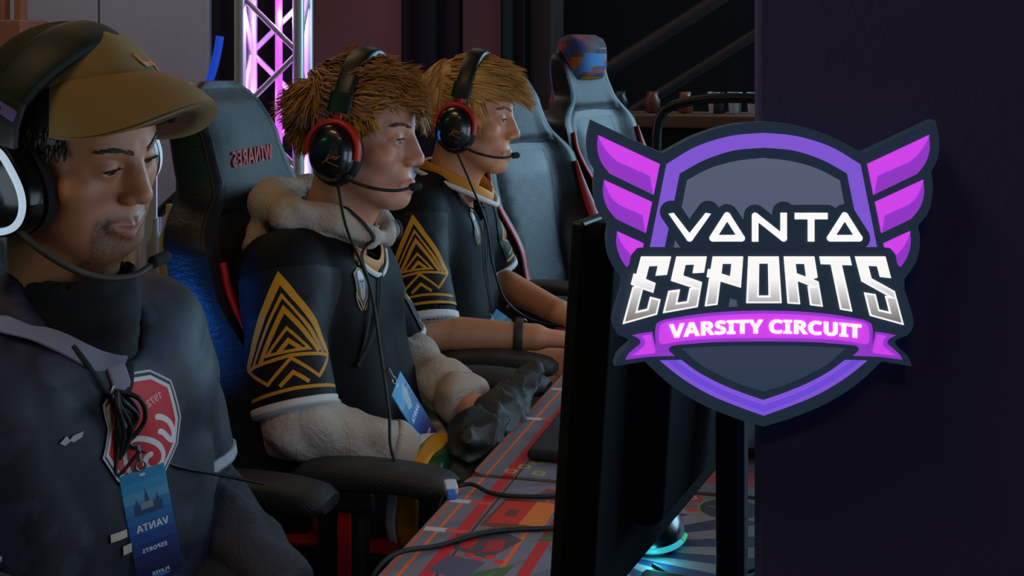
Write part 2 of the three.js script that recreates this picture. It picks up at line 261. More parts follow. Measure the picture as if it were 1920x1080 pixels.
// ---------------------------------------------------------------- desk, mats, monitors, keyboards
{
  const t = thing('gaming_desk', 'long dark desk with brown edge running along the row of players', 'desk', [0, 0, 0]);
  part('desk_top', rbox(0.72, 0.035, 3.6, 0.006, 0.36, 0.7225, -2.98), mat(0x5a3a22, 0.55, { bumpMap: rep(grainTex, 6), bumpScale: 0.0006 }), t);
  part('apron', box(0.02, 0.1, 3.4, 0.62, 0.655, -2.98), M.plastic, t);
  for (const z of [-1.25, -3.0, -4.7]) for (const x of [0.08, 0.66]) part('leg', box(0.05, 0.705, 0.05, x, 0.3525, z), M.plastic, t);
}
const matArt = (v) => canvasTex(1024, 1200, (c, W, H) => {
  // printed comic-style wrap: u runs away from the players (0..0.6 m), v along the row (0.7 m)
  const px = (m) => m / 0.6 * W, pz = (m) => m / 0.7 * H;
  let s = 11 + v * 91; const r = () => (s = (s * 16807) % 2147483647) / 2147483647;
  c.fillStyle = ['#6e6a78', '#6a6874', '#716c76', '#6d6a74'][v]; c.fillRect(0, 0, W, H);
  for (let i = 0; i < 60; i++) { c.fillStyle = ['#625f6d', '#7c7682', '#646078', '#565364'][i % 4]; c.globalAlpha = 0.5; c.beginPath(); const x = r() * W, y = r() * H; c.moveTo(x, y); for (let k = 0; k < 4; k++) c.lineTo(x + (r() - 0.5) * 260, y + (r() - 0.5) * 260); c.fill(); }
  c.globalAlpha = 1;
  const stripes = (x, w, col) => { c.fillStyle = col; c.fillRect(px(x), 0, px(w), H); };
  if (v !== 3) { stripes(0.003, 0.004, '#c9541c'); stripes(0.020, 0.0045, '#e8641c'); stripes(0.045, 0.016, '#c21320'); stripes(0.064, 0.003, '#4c1016'); stripes(0.13, 0.006, '#e0601a'); stripes(0.155, 0.015, '#b81722'); }
  const poly = (col, pts) => { c.fillStyle = col; c.beginPath(); pts.forEach(([x, z], i) => c[i ? 'lineTo' : 'moveTo'](px(x), H - pz(z))); c.closePath(); c.fill(); };
  const bars = [[0.54, 0.43, 0.2], [0.3, 0.5], [0.2, 0.5], [0.3]][v];
  for (const z of bars) { c.fillStyle = '#b9b9c0'; c.fillRect(px(0.004), H - pz(z) - 12, px(0.03), 24); c.fillStyle = '#d8431a'; c.fillRect(px(0.032), H - pz(z) - 9, px(0.03), 18); }
  const crate = (x, z, w, l, a, b, d) => { poly(d, [[x - 0.006, z - 0.014], [x + w - 0.002, z - 0.018], [x + w, z + l], [x, z + l]]); poly(a, [[x, z], [x + w * 0.55, z + l * 0.04], [x + w * 0.6, z + l], [x + w * 0.05, z + l * 0.9]]); poly(b, [[x + w * 0.55, z + l * 0.04], [x + w, z], [x + w, z + l * 0.95], [x + w * 0.6, z + l]]); poly(d, [[x + w * 0.2, z + l * 0.3], [x + w * 0.4, z + l * 0.32], [x + w * 0.4, z + l * 0.6], [x + w * 0.2, z + l * 0.58]]); };
  const gear = (x, z, k) => { poly('#4a3a44', [[x, z], [x + 0.05 * k, z - 0.02 * k], [x + 0.075 * k, z + 0.05 * k], [x + 0.03 * k, z + 0.085 * k], [x - 0.01 * k, z + 0.05 * k]]); poly('#b01a22', [[x + 0.004, z + 0.01], [x + 0.022 * k, z + 0.004], [x + 0.022 * k, z + 0.05 * k], [x + 0.002, z + 0.05 * k]]); poly('#a32228', [[x + 0.035 * k, z], [x + 0.06 * k, z + 0.01], [x + 0.055 * k, z + 0.045 * k], [x + 0.035 * k, z + 0.04 * k]]); for (let i = 0; i < 5; i++) { c.fillStyle = '#d81a1a'; c.beginPath(); c.arc(px(x + 0.012 + i * 0.013), H - pz(z - 0.025 + 0.012 * (i % 2)), 11, 0, 7); c.fill(); } };
  const plant = (x, z, k) => { poly('#3c5a36', [[x, z], [x + 0.06 * k, z + 0.02], [x + 0.07 * k, z + 0.1 * k], [x + 0.02 * k, z + 0.06 * k]]); poly('#566b3c', [[x + 0.01, z + 0.01], [x + 0.045 * k, z + 0.03], [x + 0.05 * k, z + 0.07 * k]]); };
  crate(0.075, 0.47, 0.075, 0.095, '#c22316', '#d87020', '#6e2c14'); gear(0.06, 0.37, 1); plant(0.15, 0.42, 1); poly('#7a3a3c', [[0.11, 0.58], [0.2, 0.56], [0.2, 0.6], [0.12, 0.62]]); plant(0.09, 0.26, 0.8); crate(0.13, 0.2, 0.06, 0.07, '#b4551c', '#7d6a4a', '#4c2a1c'); gear(0.1, 0.1, 0.9); poly('#4b4a66', [[0.05, 0.3], [0.1, 0.28], [0.11, 0.34], [0.06, 0.35]]); poly('#565a70', [[0.16, 0.3], [0.22, 0.28], [0.21, 0.37]]);
  // far side: bold fan stripes, a dark round dial and red badges
  c.save(); c.beginPath(); c.rect(px(0.235), H - pz(0.565), px(0.365), pz(0.45)); c.clip();
  for (let i = 0; i < 13; i++) poly(i % 2 ? '#2b2f55' : '#8f8890', [[0.2, 0.42], [0.2 + 0.6 * Math.cos(-0.9 + i * 0.16), 0.42 + 0.6 * Math.sin(-0.9 + i * 0.16)], [0.2 + 0.6 * Math.cos(-0.74 + i * 0.16), 0.42 + 0.6 * Math.sin(-0.74 + i * 0.16)]]);
  c.restore(); poly('#9a8078', [[0.26, 0.57], [0.6, 0.55], [0.6, 0.57], [0.27, 0.59]]);
  c.fillStyle = '#23272e'; c.beginPath(); c.arc(px(0.375), H - pz(0.6), px(0.042), 0, 7); c.fill(); c.strokeStyle = '#7f8a3a'; c.lineWidth = 7; c.stroke(); c.strokeStyle = '#8a9096'; c.lineWidth = 4; c.beginPath(); c.moveTo(px(0.375), H - pz(0.6)); c.lineTo(px(0.385), H - pz(0.63)); c.moveTo(px(0.375), H - pz(0.6)); c.lineTo(px(0.345), H - pz(0.605)); c.stroke(); c.fillStyle = '#c22'; c.beginPath(); c.arc(px(0.325), H - pz(0.585), 14, 0, 7); c.fill();
  c.fillStyle = '#b3242c'; c.fillRect(px(0.28), H - pz(0.65), px(0.055), pz(0.035)); c.strokeStyle = '#c9a5a8'; c.lineWidth = 6; c.beginPath(); c.ellipse(px(0.308), H - pz(0.632), px(0.018), pz(0.01), 0, 0, 7); c.stroke();
  poly('#a8242c', [[0.29, 0.04], [0.58, 0.03], [0.58, 0.12], [0.3, 0.11]]); for (let i = 0; i < 6; i++) poly('#701319', [[0.31 + i * 0.045, 0.045], [0.325 + i * 0.045, 0.045], [0.315 + i * 0.045, 0.11]]);
  c.strokeStyle = '#a5a53c'; c.lineWidth = 6; for (let i = 0; i < 4; i++) c.strokeRect(px(0.045 + 0.014 * i), H - pz(0.03 + 0.025 * (i % 3)), 24, 24);
});
function deskMat(z0, z1, art, label) {
  const L = z0 - z1, s = new THREE.Shape(), w = 0.6, r = 0.02, x0 = 0.004;
  s.moveTo(x0 + r, 0); s.lineTo(x0 + w - r, 0); s.quadraticCurveTo(x0 + w, 0, x0 + w, r); s.lineTo(x0 + w, L - r); s.quadraticCurveTo(x0 + w, L, x0 + w - r, L); s.lineTo(x0 + r, L); s.quadraticCurveTo(x0, L, x0, L - r); s.lineTo(x0, r); s.quadraticCurveTo(x0, 0, x0 + r, 0);
  const g = new THREE.ExtrudeGeometry(s, { depth: 0.003, bevelEnabled: false, curveSegments: 8 }).rotateX(-Math.PI / 2); g.translate(0, 0.7402, z0);
  const p = g.attributes.position, uv = g.attributes.uv; for (let i = 0; i < p.count; i++) uv.setXY(i, (p.getX(i) - x0) / 0.6, (z0 - p.getZ(i)) / 0.7);
  return tagged('desk_mat', [g], mat(0xffffff, 0.55, { map: art, clearcoat: 0.15, clearcoatRoughness: 0.4 }), label, 'desk mat', 'printed desk mats');
}
// v runs from the near end of each mat
deskMat(-1.19, -1.835, matArt(0), 'printed red and orange desk mat nearest the camera'); deskMat(-1.85, -2.55, matArt(1), 'printed desk mat under the middle keyboard'); deskMat(-2.565, -3.265, matArt(2), 'printed desk mat in front of the blond player'); deskMat(-3.28, -3.98, matArt(3), 'printed desk mat at the empty fourth seat');
function monitor(x, z, yaw, label) {
  const t = thing('monitor', label, 'monitor', [x, 0.7432, z], yaw, 'monitors on the desk');
  // local: screen faces -x, width along z
  const tilt = (g) => g.rotateZ(-0.065).translate(0, 0.29, 0);
  part('back_shell', tilt(flat([rbox(0.03, 0.345, 0.575, 0.012), rbox(0.035, 0.22, 0.36, 0.016, 0.025, -0.01, 0)])), mat(0x060607, 0.8, { specularIntensity: 0.3 }), t);
  part('bezel', tilt(flat([rbox(0.012, 0.012, 0.57, 0.004, -0.018, 0.166, 0), rbox(0.012, 0.022, 0.57, 0.004, -0.018, -0.16, 0), rbox(0.012, 0.33, 0.01, 0.004, -0.018, 0, 0.28), rbox(0.012, 0.33, 0.01, 0.004, -0.018, 0, -0.28)])), M.plastic, t);
  part('screen_face', tilt(box(0.004, 0.31, 0.55, -0.017, 0.005, 0)), glow(new THREE.Color(0.55, 0.75, 1), 0.75, 0x0a0a0a), t);
  part('stand_arm', [rbox(0.03, 0.3, 0.03, 0.008, 0.06, 0.16, 0)], M.black, t); part('stand_base', [rbox(0.2, 0.014, 0.24, 0.006, 0.03, 0.008, 0)], M.black, t);
  const c = Math.cos(yaw), s = Math.sin(yaw);
  areaLight(new THREE.Color(0.66, 0.83, 1), 1.6, 0.55, 0.3, [x - 0.03 * c, 1.035, z + 0.03 * s], [x - c, 1.08, z + s]);
}
monitor(0.358, -1.395, -0.14, 'black monitor seen from behind its near edge, left of the emblem'); monitor(0.37, -2.14, -0.05, 'black monitor facing the middle player, hidden behind the emblem'); monitor(0.37, -2.88, 0, 'black monitor facing the blond player, behind the dark partition');
function keyboard(z, label) {
  const t = thing('keyboard', label, 'keyboard', [0.2, 0.7432, z], 0, 'black keyboards');
  part('case', rbox(0.14, 0.022, 0.42, 0.006, 0.02, 0.016, 0).rotateZ(0.05), M.plastic, t); part('wrist_rest', rbox(0.075, 0.018, 0.42, 0.008, -0.095, 0.01, 0), M.rubber, t);
  const k = rbox(0.017, 0.01, 0.017, 0.003, 0, 0, 0, 1); for (let i = 0; i < 6; i++) for (let j = 0; j < 20; j++) { const m = part('key', k, M.black, t); m.position.set(-0.034 + i * 0.0205, 0.0305 + i * 0.001, -0.195 + j * 0.0205); }
}
keyboard(-2.13, 'black keyboard with wrist rest before the middle player'); keyboard(-2.98, 'black keyboard under the hands of the blond player');
{
  const t = thing('gaming_mouse', 'black mouse with cyan and green light ring under the near monitor', 'mouse', [0.3, 0.7432, -1.645]);
  const f = (x, y, z) => smax(ell(x, y, z, 0, 0.012, 0, 0.036, 0.032, 0.062), -(y - 0.002), 0.004);
  part('shell', meshField(f, [-0.05, -0.005, -0.075], [0.05, 0.055, 0.075], 0.004), M.blackGloss, t);
  const ring = (a0, a1, c, n, k) => part('light_strip', tube(Array.from({ length: n }, (_, i) => { const a = mix(a0, a1, i / (n - 1)); return [Math.cos(a) * 0.0365, 0.011, Math.sin(a) * 0.0615]; }), 0.0036, 24, 8), glow(c, k), t);
  ring(0.35, 1.9, new THREE.Color(0.03, 0.5, 0.62), 8, 0.8); ring(2.2, 2.9, new THREE.Color(0.03, 0.5, 0.62), 5, 0.7); ring(-0.05, 0.32, new THREE.Color(0.02, 0.55, 0.2), 4, 0.6);
  part('wheel', new THREE.TorusGeometry(0.008, 0.003, 8, 16).rotateY(0).translate(0, 0.04, -0.035), M.rubber, t);
  const l = new THREE.PointLight(new THREE.Color(0.05, 0.75, 0.9), 0.008); l.position.set(0.313, 0.757, -1.57); l.castShadow = true; l.shadow.radius = 0.5; scene.add(l);
}
const lay = (pts, r, label, name = 'cable') => tagged(name, [tube(pts, r, 60, 8)], M.cable, label, 'cable', 'black cables on the desk');
lay([[-0.012, 0.69, -1.72], [-0.006, 0.742, -1.75], [0.02, 0.752, -1.775], [0.06, 0.747, -1.76], [0.13, 0.747, -1.765], [0.22, 0.747, -1.83], [0.33, 0.747, -1.86]], 0.003, 'black cable hanging over the desk edge and crossing the red stripes');
lay([[-0.03, 0.6, -1.42], [0.0, 0.748, -1.48], [0.05, 0.747, -1.56], [0.1, 0.747, -1.62], [0.19, 0.747, -1.66], [0.28, 0.747, -1.72]], 0.0032, 'black cable across the nearest desk mat, lowest in view');
lay([[0.31, 0.747, -1.56], [0.36, 0.747, -1.52], [0.43, 0.748, -1.58], [0.5, 0.747, -1.72], [0.55, 0.747, -2.0], [0.5, 0.75, -2.3]], 0.003, 'black cable trailing from the lit mouse');
tagged('audio_cable', [tube([[0.46, 0.95, -2.25], [0.47, 0.84, -2.05], [0.5, 0.748, -1.86], [0.52, 0.747, -1.6], [0.56, 0.747, -1.45]], 0.005, 50, 8)], M.cable, 'thick black cable dropping to the desk beside the partition', 'cable');
{
  const t = thing('cable_plug', 'white and blue cable plug on the desk edge by the armrest', 'plug', [-0.002, 0.7432, -1.765], 0.4);
  part('shell', rbox(0.018, 0.012, 0.035, 0.003, 0, 0.006, 0), mat(0xc8ccd6, 0.5), t); part('boot', rbox(0.014, 0.01, 0.02, 0.003, -0.002, 0.004, 0.026), mat(0x2d62b8, 0.5), t);
}
// ---------------------------------------------------------------- gaming chairs (local +z is forward)
const chairFace = (y) => -0.10 - (y - 0.6) * 0.217;
const tab = (pts, y) => { for (let i = 0; i < pts.length - 1; i++) if (y <= pts[i + 1][0]) { const t = clamp((y - pts[i][0]) / (pts[i + 1][0] - pts[i][0])), s = t * t * (3 - 2 * t); return mix(pts[i][1], pts[i + 1][1], s); } return pts[pts.length - 1][1]; };
const wWidth = [[0.5, 0.20], [0.62, 0.235], [0.78, 0.22], [0.98, 0.255], [1.04, 0.25], [1.14, 0.15], [1.2, 0.142], [1.26, 0.135], [1.285, 0.11], [1.3, 0.06]];
const wWing = [[0.5, 0.08], [0.62, 0.105], [0.78, 0.09], [1.0, 0.038], [1.1, 0.025], [1.2, 0.012], [1.3, 0.002]];
const faceZ = (s, y) => chairFace(y) + tab(wWing, y) * sstep(0.55, 0.95, Math.abs(s)) - 0.02 * sstep(1.2, 1.3, y);
function makeChair(label) {
  const t = thing('gaming_chair', label, 'chair', [0, 0, 0], Math.PI / 2, 'black and red racing style gaming chairs');
  const rings = [], ys = []; for (let i = 0; i <= 44; i++) ys.push(mix(0.5, 1.3, i / 44));
  for (const y of ys) {
    const w = tab(wWidth, y), r = []; for (let i = 0; i <= 24; i++) { const s = mix(-1, 1, i / 24), e = Math.abs(s) > 0.96 ? -0.008 : 0; r.push([s * w, y, faceZ(s, y) + e]); }
    const th = 0.075 - 0.04 * sstep(1.2, 1.3, y); for (let i = 0; i <= 12; i++) { const s = mix(1, -1, i / 12), e = Math.abs(s) > 0.9 ? 0.02 : 0; r.push([s * w * 1.02, y, chairFace(y) - th + e - 0.02 * sstep(1.2, 1.3, y) + tab(wWing, y) * 0.35 * sstep(0.6, 1, Math.abs(s))]); }
    rings.push(r);
  }
  part('back_shell', loft(rings), M.leather, t);
  const onFace = (s, y, o) => [s * tab(wWidth, y), y, faceZ(s, y) + o];
  const panel = (y0, y1, s0, o) => { const R = []; for (let i = 0; i <= 24; i++) { const y = mix(y0, y1, i / 24), e = Math.min(1, Math.sin(Math.PI * clamp(i / 24, 0.02, 0.98)) * 3), row = []; for (let k = 0; k <= 14; k++) { const s = mix(-s0, s0, k / 14) * (0.9 + 0.1 * e); row.push(onFace(s, y, o * e * (1 - Math.abs(k / 7 - 1) ** 6))); } for (let k = 14; k >= 0; k--) { const s = mix(-s0, s0, k / 14) * (0.9 + 0.1 * e); row.push(onFace(s, y, -0.012)); } R.push(row); } return loft(R); };
  part('back_cushion', panel(0.58, 1.06, 0.56, 0.014), M.leather, t); part('headrest_panel', panel(1.085, 1.288, 0.86, 0.012), M.leather, t);
  for (const s of [-1, 1]) {
    part('red_stripe', sweep(Array.from({ length: 30 }, (_, i) => { const y = mix(0.52, 1.02, i / 29); return onFace(s * mix(0.965, 0.9, i / 29), y, 0.004); }), (q) => oval(0.02 * Math.min(1, 0.25 + 3 * (1 - q)), 0.006, 10), V(1, 0, 0.35 * s)), M.redLeather, t, 'red stripe along the wing of the backrest');
    part('edge_piping', tube(Array.from({ length: 24 }, (_, i) => { const y = mix(0.55, 1.27, i / 23); return onFace(s * 0.985, y, -0.012); }), 0.004, 60, 6), M.black, t);
    part('seat_bolster', sweep(spline([[s * 0.2, 0.535, -0.14], [s * 0.215, 0.55, 0.02], [s * 0.215, 0.55, 0.2], [s * 0.19, 0.53, 0.27]], 20), oval(0.045, 0.05, 14), V(1, 0, 0)), M.leather, t);
    part('seat_stripe', sweep(spline([[s * 0.226, 0.598, -0.12], [s * 0.238, 0.605, 0.04], [s * 0.236, 0.6, 0.2]], 16), oval(0.016, 0.006, 8), V(1, -0.5 * s, 0)), M.redLeather, t);
    const arm = new THREE.Group(); arm.name = 'armrest'; t.add(arm);
    const padRings = []; for (let i = 0; i <= 16; i++) { const q = i / 16, z = mix(0.0, 0.252, q), e = Math.sqrt(clamp(1 - (2 * q - 1) ** 8)), w = (0.046 - 0.006 * q) * mix(0.75, 1, e); padRings.push(oval(w, 0.018 * mix(0.5, 1, e), 18, 0.6).map(([a, b]) => [s * 0.3 + a, 0.733 + b - 0.012 * (2 * q - 1) ** 2, z])); }
    part('pad', loft(padRings), M.armPad, arm); part('bracket', flat([rbox(0.06, 0.035, 0.12, 0.008, s * 0.3, 0.7, 0.08), rbox(0.034, 0.26, 0.075, 0.01, s * 0.3, 0.57, 0.08), rbox(0.14, 0.03, 0.07, 0.006, s * 0.23, 0.455, 0.08)]), M.plastic, arm); part('red_insert', rbox(0.006, 0.17, 0.022, 0.002, s * 0.3175, 0.6, 0.088), M.redLeather, arm);
    part('hinge_cover', lathe([[0, 0.03], [0.045, 0.028], [0.055, 0.015], [0.055, 0], [0, 0]], 24).rotateZ(-s * Math.PI / 2).translate(s * 0.225, 0.53, -0.12), M.plastic, t);
  }
  part('seat_cushion', [rbox(0.42, 0.1, 0.44, 0.04, 0, 0.51, 0.06)], M.leather, t); part('seat_pan', [rbox(0.4, 0.04, 0.4, 0.012, 0, 0.44, 0.05)], M.plastic, t);
  part('gas_lift', [rod([0, 0.12, 0.04], [0, 0.43, 0.04], 0.026, 16)], M.steel, t);
  const base = new THREE.Group(); base.name = 'star_base'; t.add(base);
  for (let i = 0; i < 5; i++) { const a = i / 5 * Math.PI * 2 + 0.3, c = Math.cos(a), q = Math.sin(a); part('spoke', sweep([[c * 0.03, 0.14, 0.04 + q * 0.03], [c * 0.16, 0.115, 0.04 + q * 0.16], [c * 0.31, 0.085, 0.04 + q * 0.31]], (k) => oval(0.032 - 0.014 * k, 0.022 - 0.008 * k, 10), V(-q, 0, c)), M.plastic, base); part('caster', new THREE.TorusGeometry(0.02, 0.0125, 10, 18).rotateY(a).translate(c * 0.31, 0.0325, 0.04 + q * 0.31), M.black, base); part('caster_stem', [rod([c * 0.31, 0.04, 0.04 + q * 0.31], [c * 0.31, 0.09, 0.04 + q * 0.31], 0.008)], M.steel, base); }
  return t;
}
const chair2 = makeChair('gaming chair behind the middle player, red lettering on its headrest'); chair2.position.set(-0.27, 0, -2.14);
function chairCopy(label, x, z, turn = 0) { const c = chair2.clone(); c.name = numbered('gaming_chair'); c.userData = { ...chair2.userData, label }; c.position.set(x, 0, z); c.rotation.y = Math.PI / 2 + turn; scene.add(c); return c; }
const chair1 = chairCopy('gaming chair of the nearest player in the olive cap', -0.42, -1.44), chair3 = chairCopy('gaming chair of the blond player', -0.29, -2.89);
const chair4 = chairCopy('empty gaming chair just beyond the blond player', -0.23, -3.74, -0.36), chair5 = chairCopy('empty gaming chair at the far end with a patterned pillow', -0.16, -4.6, -0.3); chair5.scale.setScalar(1.06);
{ // mirrored red lettering on the headrest
  const word = 'WINARES', g = []; let x = 0;
  const tg = new TextGeometry(word, { font, size: 0.026, depth: 0.002, curveSegments: 3 }); tg.computeBoundingBox(); const w = tg.boundingBox.max.x;
  tg.translate(-w / 2, 0, 0).scale(-0.158 / w, 1, 1); const p = tg.attributes.position;
  for (let i = 0; i < p.count; i++) { const lx = p.getX(i), ly = p.getY(i), y = 1.158 + ly + lx * 0.02, sk = lx + 0.25 * ly; p.setXYZ(i, sk, y, faceZ(sk / tab(wWidth, y), y) + 0.0125 + p.getZ(i)); }
  const ix = []; for (let i = 0; i < p.count; i += 3) ix.push(i, i + 2, i + 1); tg.setIndex(ix); tg.computeVertexNormals();
  part('lettering', [tg], mat(0xc03228, 0.6), chair2, 'red mirrored lettering on the headrest');
}
{ // patterned pillow strapped to the last chair
  const tex = canvasTex(256, 256, (c) => { c.fillStyle = '#6a4a52'; c.fillRect(0, 0, 256, 256); const cs = ['#c8692c', '#8a5a6a', '#c9a22c', '#3c4a8a', '#b0433a', '#8d94b8', '#2d3350', '#4a7fc0']; for (let i = 0; i < 60; i++) { c.fillStyle = cs[i % 8]; c.fillRect((i * 67) % 256, (i * 101) % 256, 14 + (i * 13) % 40, 18 + (i * 29) % 60); } });
  const t = thing('headrest_pillow', 'colourful patterned pillow on the farthest gaming chair', 'pillow', [-0.16, 0.075, -4.6], Math.PI / 2 - 0.3);
  const R = []; for (let i = 0; i <= 12; i++) { const q = i / 12, e = Math.sqrt(clamp(1 - (2 * q - 1) ** 4, 0.02)); R.push(oval(0.12 * (0.75 + 0.25 * e), 0.07 * e, 20, 0.8).map(([a, b]) => [a, 1.17 + 0.17 * q, chairFace(1.25) - 0.02 + b + 0.0])); }
  part('pillow', loft(R), mat(0xffffff, 0.8, { map: tex }), t);
}
// ---------------------------------------------------------------- added navy panel and logo overlay, built as a glowing sign
const SZ = 1.0, U = SZ / 2500;                                    // one drawing unit of the emblem in metres
const signAt = [0.542 + 471 * U * Math.cos(YAW) - SZ * Math.sin(YAW), 1.35 - 411 * U, -(471 * U * Math.sin(YAW) + SZ * Math.cos(YAW))];
{
  const t = thing('partition', 'tall plain dark navy panel added behind the emblem overlay', 'partition', [signAt[0], 0, signAt[2]], YAW);
  part('panel', rbox(0.78, 1.47, 0.02, 0.003, 0.3895 - 0.0024 + 0.0036, 0.735, -0.032), mat(0x6262b4, 0.75, { bumpMap: rep(grainTex, 5), bumpScale: 0.0003 }), t);
  for (const x of [0.15, 0.65]) part('foot', rbox(0.05, 0.03, 0.34, 0.01, x, 0.015, -0.03), M.plastic, t);
}
{
  const t = thing('emblem_overlay', 'overlay emblem built as added glowing sign, winged purple shield with white lettering', 'sign', signAt, YAW);
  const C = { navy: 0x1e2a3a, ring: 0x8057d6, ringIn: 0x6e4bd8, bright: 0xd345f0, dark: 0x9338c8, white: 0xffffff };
  const lit = (c, k = 0.9) => { const m = new THREE.MeshStandardMaterial({ color: c, emissive: c, emissiveIntensity: k, roughness: 0.7 }); return m; };  // flat brightness of the overlay graphic is put into its colours as glow
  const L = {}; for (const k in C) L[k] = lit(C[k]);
  const X = (x) => (x - 1431) * U, Y = (y) => (510 - y) * U;
  const shape = (pts, smooth) => new THREE.Shape((smooth ? pts : pts).map(([x, y]) => new THREE.Vector2(X(x), Y(y))));
  const curve = (pts, n = 14) => new THREE.CatmullRomCurve3(pts.map(([x, y]) => V(x, y, 0))).getPoints(n).map((p) => [p.x, p.y]);
  const ex = (s, z, d) => new THREE.ExtrudeGeometry(s, { depth: d, bevelEnabled: false, curveSegments: 8 }).translate(0, 0, z);
  const mirror = (pts) => pts.map(([x, y]) => [2862 - x, y]);
  const sym = (left) => [...left, ...mirror(left).reverse()];
  const z1 = (p) => p.map(([x, y]) => [1090 + x / 3.6, 210 + y / 3.6]), z3 = (p) => p.map(([x, y]) => [1130 + x / 2.842, 440 + y / 2.842]), z5 = (p) => p.map(([x, y]) => [1150 + x / 6.4, 570 + y / 6.4]);
  // base plate
  const base = [[1431, 229], ...curve([[1431, 229], [1370, 235], [1305, 255], [1242, 288]]).slice(1), [1108, 225.5], ...curve([[1108, 225.5], [1101, 262], [1104, 298], [1116, 322]]).slice(1), ...curve([[1116, 322], [1113, 350], [1120, 395], [1140, 423]]).slice(1), ...curve([[1140, 423], [1137, 452], [1144, 490], [1166, 523]]).slice(1), [1166, 542], ...curve([[1166, 542], [1153, 585], [1149, 608], [1158, 626], [1181, 637]]).slice(1), ...curve([[1181, 637], [1184, 642], [1180, 649], [1160, 668], [1152, 687]]).slice(1), [1209, 677.5], ...curve([[1209, 677.5], [1250, 716], [1306, 753], [1370, 781], [1431, 800]]).slice(1)];
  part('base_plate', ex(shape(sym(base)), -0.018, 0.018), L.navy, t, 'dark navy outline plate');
  // inner shield, purple frame
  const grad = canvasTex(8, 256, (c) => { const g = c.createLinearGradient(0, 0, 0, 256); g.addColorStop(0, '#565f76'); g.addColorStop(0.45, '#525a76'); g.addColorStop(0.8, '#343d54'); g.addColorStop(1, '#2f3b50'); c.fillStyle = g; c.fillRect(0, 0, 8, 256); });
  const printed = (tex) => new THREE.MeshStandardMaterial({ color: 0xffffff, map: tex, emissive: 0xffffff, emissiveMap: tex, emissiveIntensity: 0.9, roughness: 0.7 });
  const uvBox = (g, x0, y0, x1, y1) => { const p = g.attributes.position, uv = g.attributes.uv; for (let i = 0; i < p.count; i++) uv.setXY(i, (p.getX(i) - X(x0)) / (X(x1) - X(x0)), (p.getY(i) - Y(y1)) / (Y(y0) - Y(y1))); return g; };
  const inner = [...curve([[1431, 296], [1380, 302], [1330, 316], [1288, 338]]), [1278, 390], [1270, 470], [1276, 650], ...curve([[1281, 656], [1310, 681], [1341, 698.6], [1385, 719], [1431, 733]])];
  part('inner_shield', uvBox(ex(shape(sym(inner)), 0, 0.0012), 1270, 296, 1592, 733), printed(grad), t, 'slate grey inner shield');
  const up = [...curve([[1431, 249], [1370, 255], [1305, 275], [1249.5, 307.8]]), [1218.6, 462.6], [1246, 462.6], [1274, 325], ...curve([[1274, 325], [1320, 300], [1375, 282], [1431, 276.7]]).slice(1)];
  const low = [[1237.3, 675.8], ...curve([[1237.3, 675.8], [1275, 706], [1330, 739], [1380, 760], [1431, 778.5]]).slice(1), ...curve([[1431, 750], [1385, 734], [1345, 717], [1305, 695], [1277.8, 674.7]])];
  const lowIn = [[1249, 675], ...curve([[1249, 675], [1285, 703], [1335, 732], [1382, 753], [1431, 771]]).slice(1), ...curve([[1431, 757.5], [1383, 741], [1340, 722], [1298, 697], [1267, 675]])];
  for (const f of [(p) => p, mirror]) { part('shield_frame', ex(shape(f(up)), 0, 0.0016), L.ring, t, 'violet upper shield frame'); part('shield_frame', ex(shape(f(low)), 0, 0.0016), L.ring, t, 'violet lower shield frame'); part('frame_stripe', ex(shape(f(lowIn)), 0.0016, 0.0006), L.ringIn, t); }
  // wings
  const wings = [
    [[[528, 350], [486, 558], [190, 415], ...curve([[190, 415], [135, 340], [108, 250], [112, 155]]).slice(1)], [[528, 350], [486, 558], [463, 430], [243, 333], ...curve([[243, 333], [190, 285], [140, 215], [112, 155]]).slice(1)]],
    [[[476, 606], [433, 816], [233, 720], ...curve([[233, 720], [175, 645], [146, 550], [152, 457]]).slice(1)], [[476, 606], [433, 816], [414, 695], [250, 622], ...curve([[250, 622], [205, 580], [172, 515], [152, 457]]).slice(1)]],
    [[[418, 885], [415, 910], [375, 916], [347, 945], [335, 962], [320, 1030], [303, 1045], ...curve([[303, 1045], [262, 980], [236, 890], [240, 803]]).slice(1)], [[418, 885], [415, 910], [375, 916], [347, 945], [335, 962], ...curve([[335, 962], [290, 910], [260, 860], [240, 803]]).slice(1)]]];
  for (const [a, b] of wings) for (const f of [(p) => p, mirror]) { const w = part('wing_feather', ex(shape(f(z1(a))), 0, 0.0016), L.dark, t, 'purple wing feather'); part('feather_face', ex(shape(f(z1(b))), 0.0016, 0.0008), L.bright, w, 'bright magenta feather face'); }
  // lettering on navy backing
  const stroke = (pts, w, z, d, caps = true, closed = false) => {
    const g = [], n = pts.length;
    for (let i = 0; i < n - (closed ? 0 : 1); i++) { const a = pts[i], b = pts[(i + 1) % n], l = Math.hypot(b[0] - a[0], b[1] - a[1]), nx = -(b[1] - a[1]) / l * w / 2, ny = (b[0] - a[0]) / l * w / 2; g.push(ex(shape([[a[0] + nx, a[1] + ny], [a[0] - nx, a[1] - ny], [b[0] - nx, b[1] - ny], [b[0] + nx, b[1] + ny]]), z, d)); }
    pts.forEach((p, i) => { if (caps || closed || (i > 0 && i < n - 1)) g.push(ex(shape(Array.from({ length: 24 }, (_, k) => [p[0] + Math.cos(k / 12 * Math.PI) * w / 2, p[1] + Math.sin(k / 12 * Math.PI) * w / 2])), z, d)); });
    return flat(g);
  };
  const tri = (cx) => [[cx, 403], [cx - 27.2, 445.7], [cx + 27.2, 445.7]];
  const van = [[[[1257.5, 396.5], [1292, 446], [1327, 396.5]], false], [tri(1362.2), true], [[[1414.6, 452], [1414.6, 403.8], [1467.9, 446], [1467.9, 398]], false], [[[1488.6, 404.2], [1550, 404.2]], false], [tri(1582), true]];
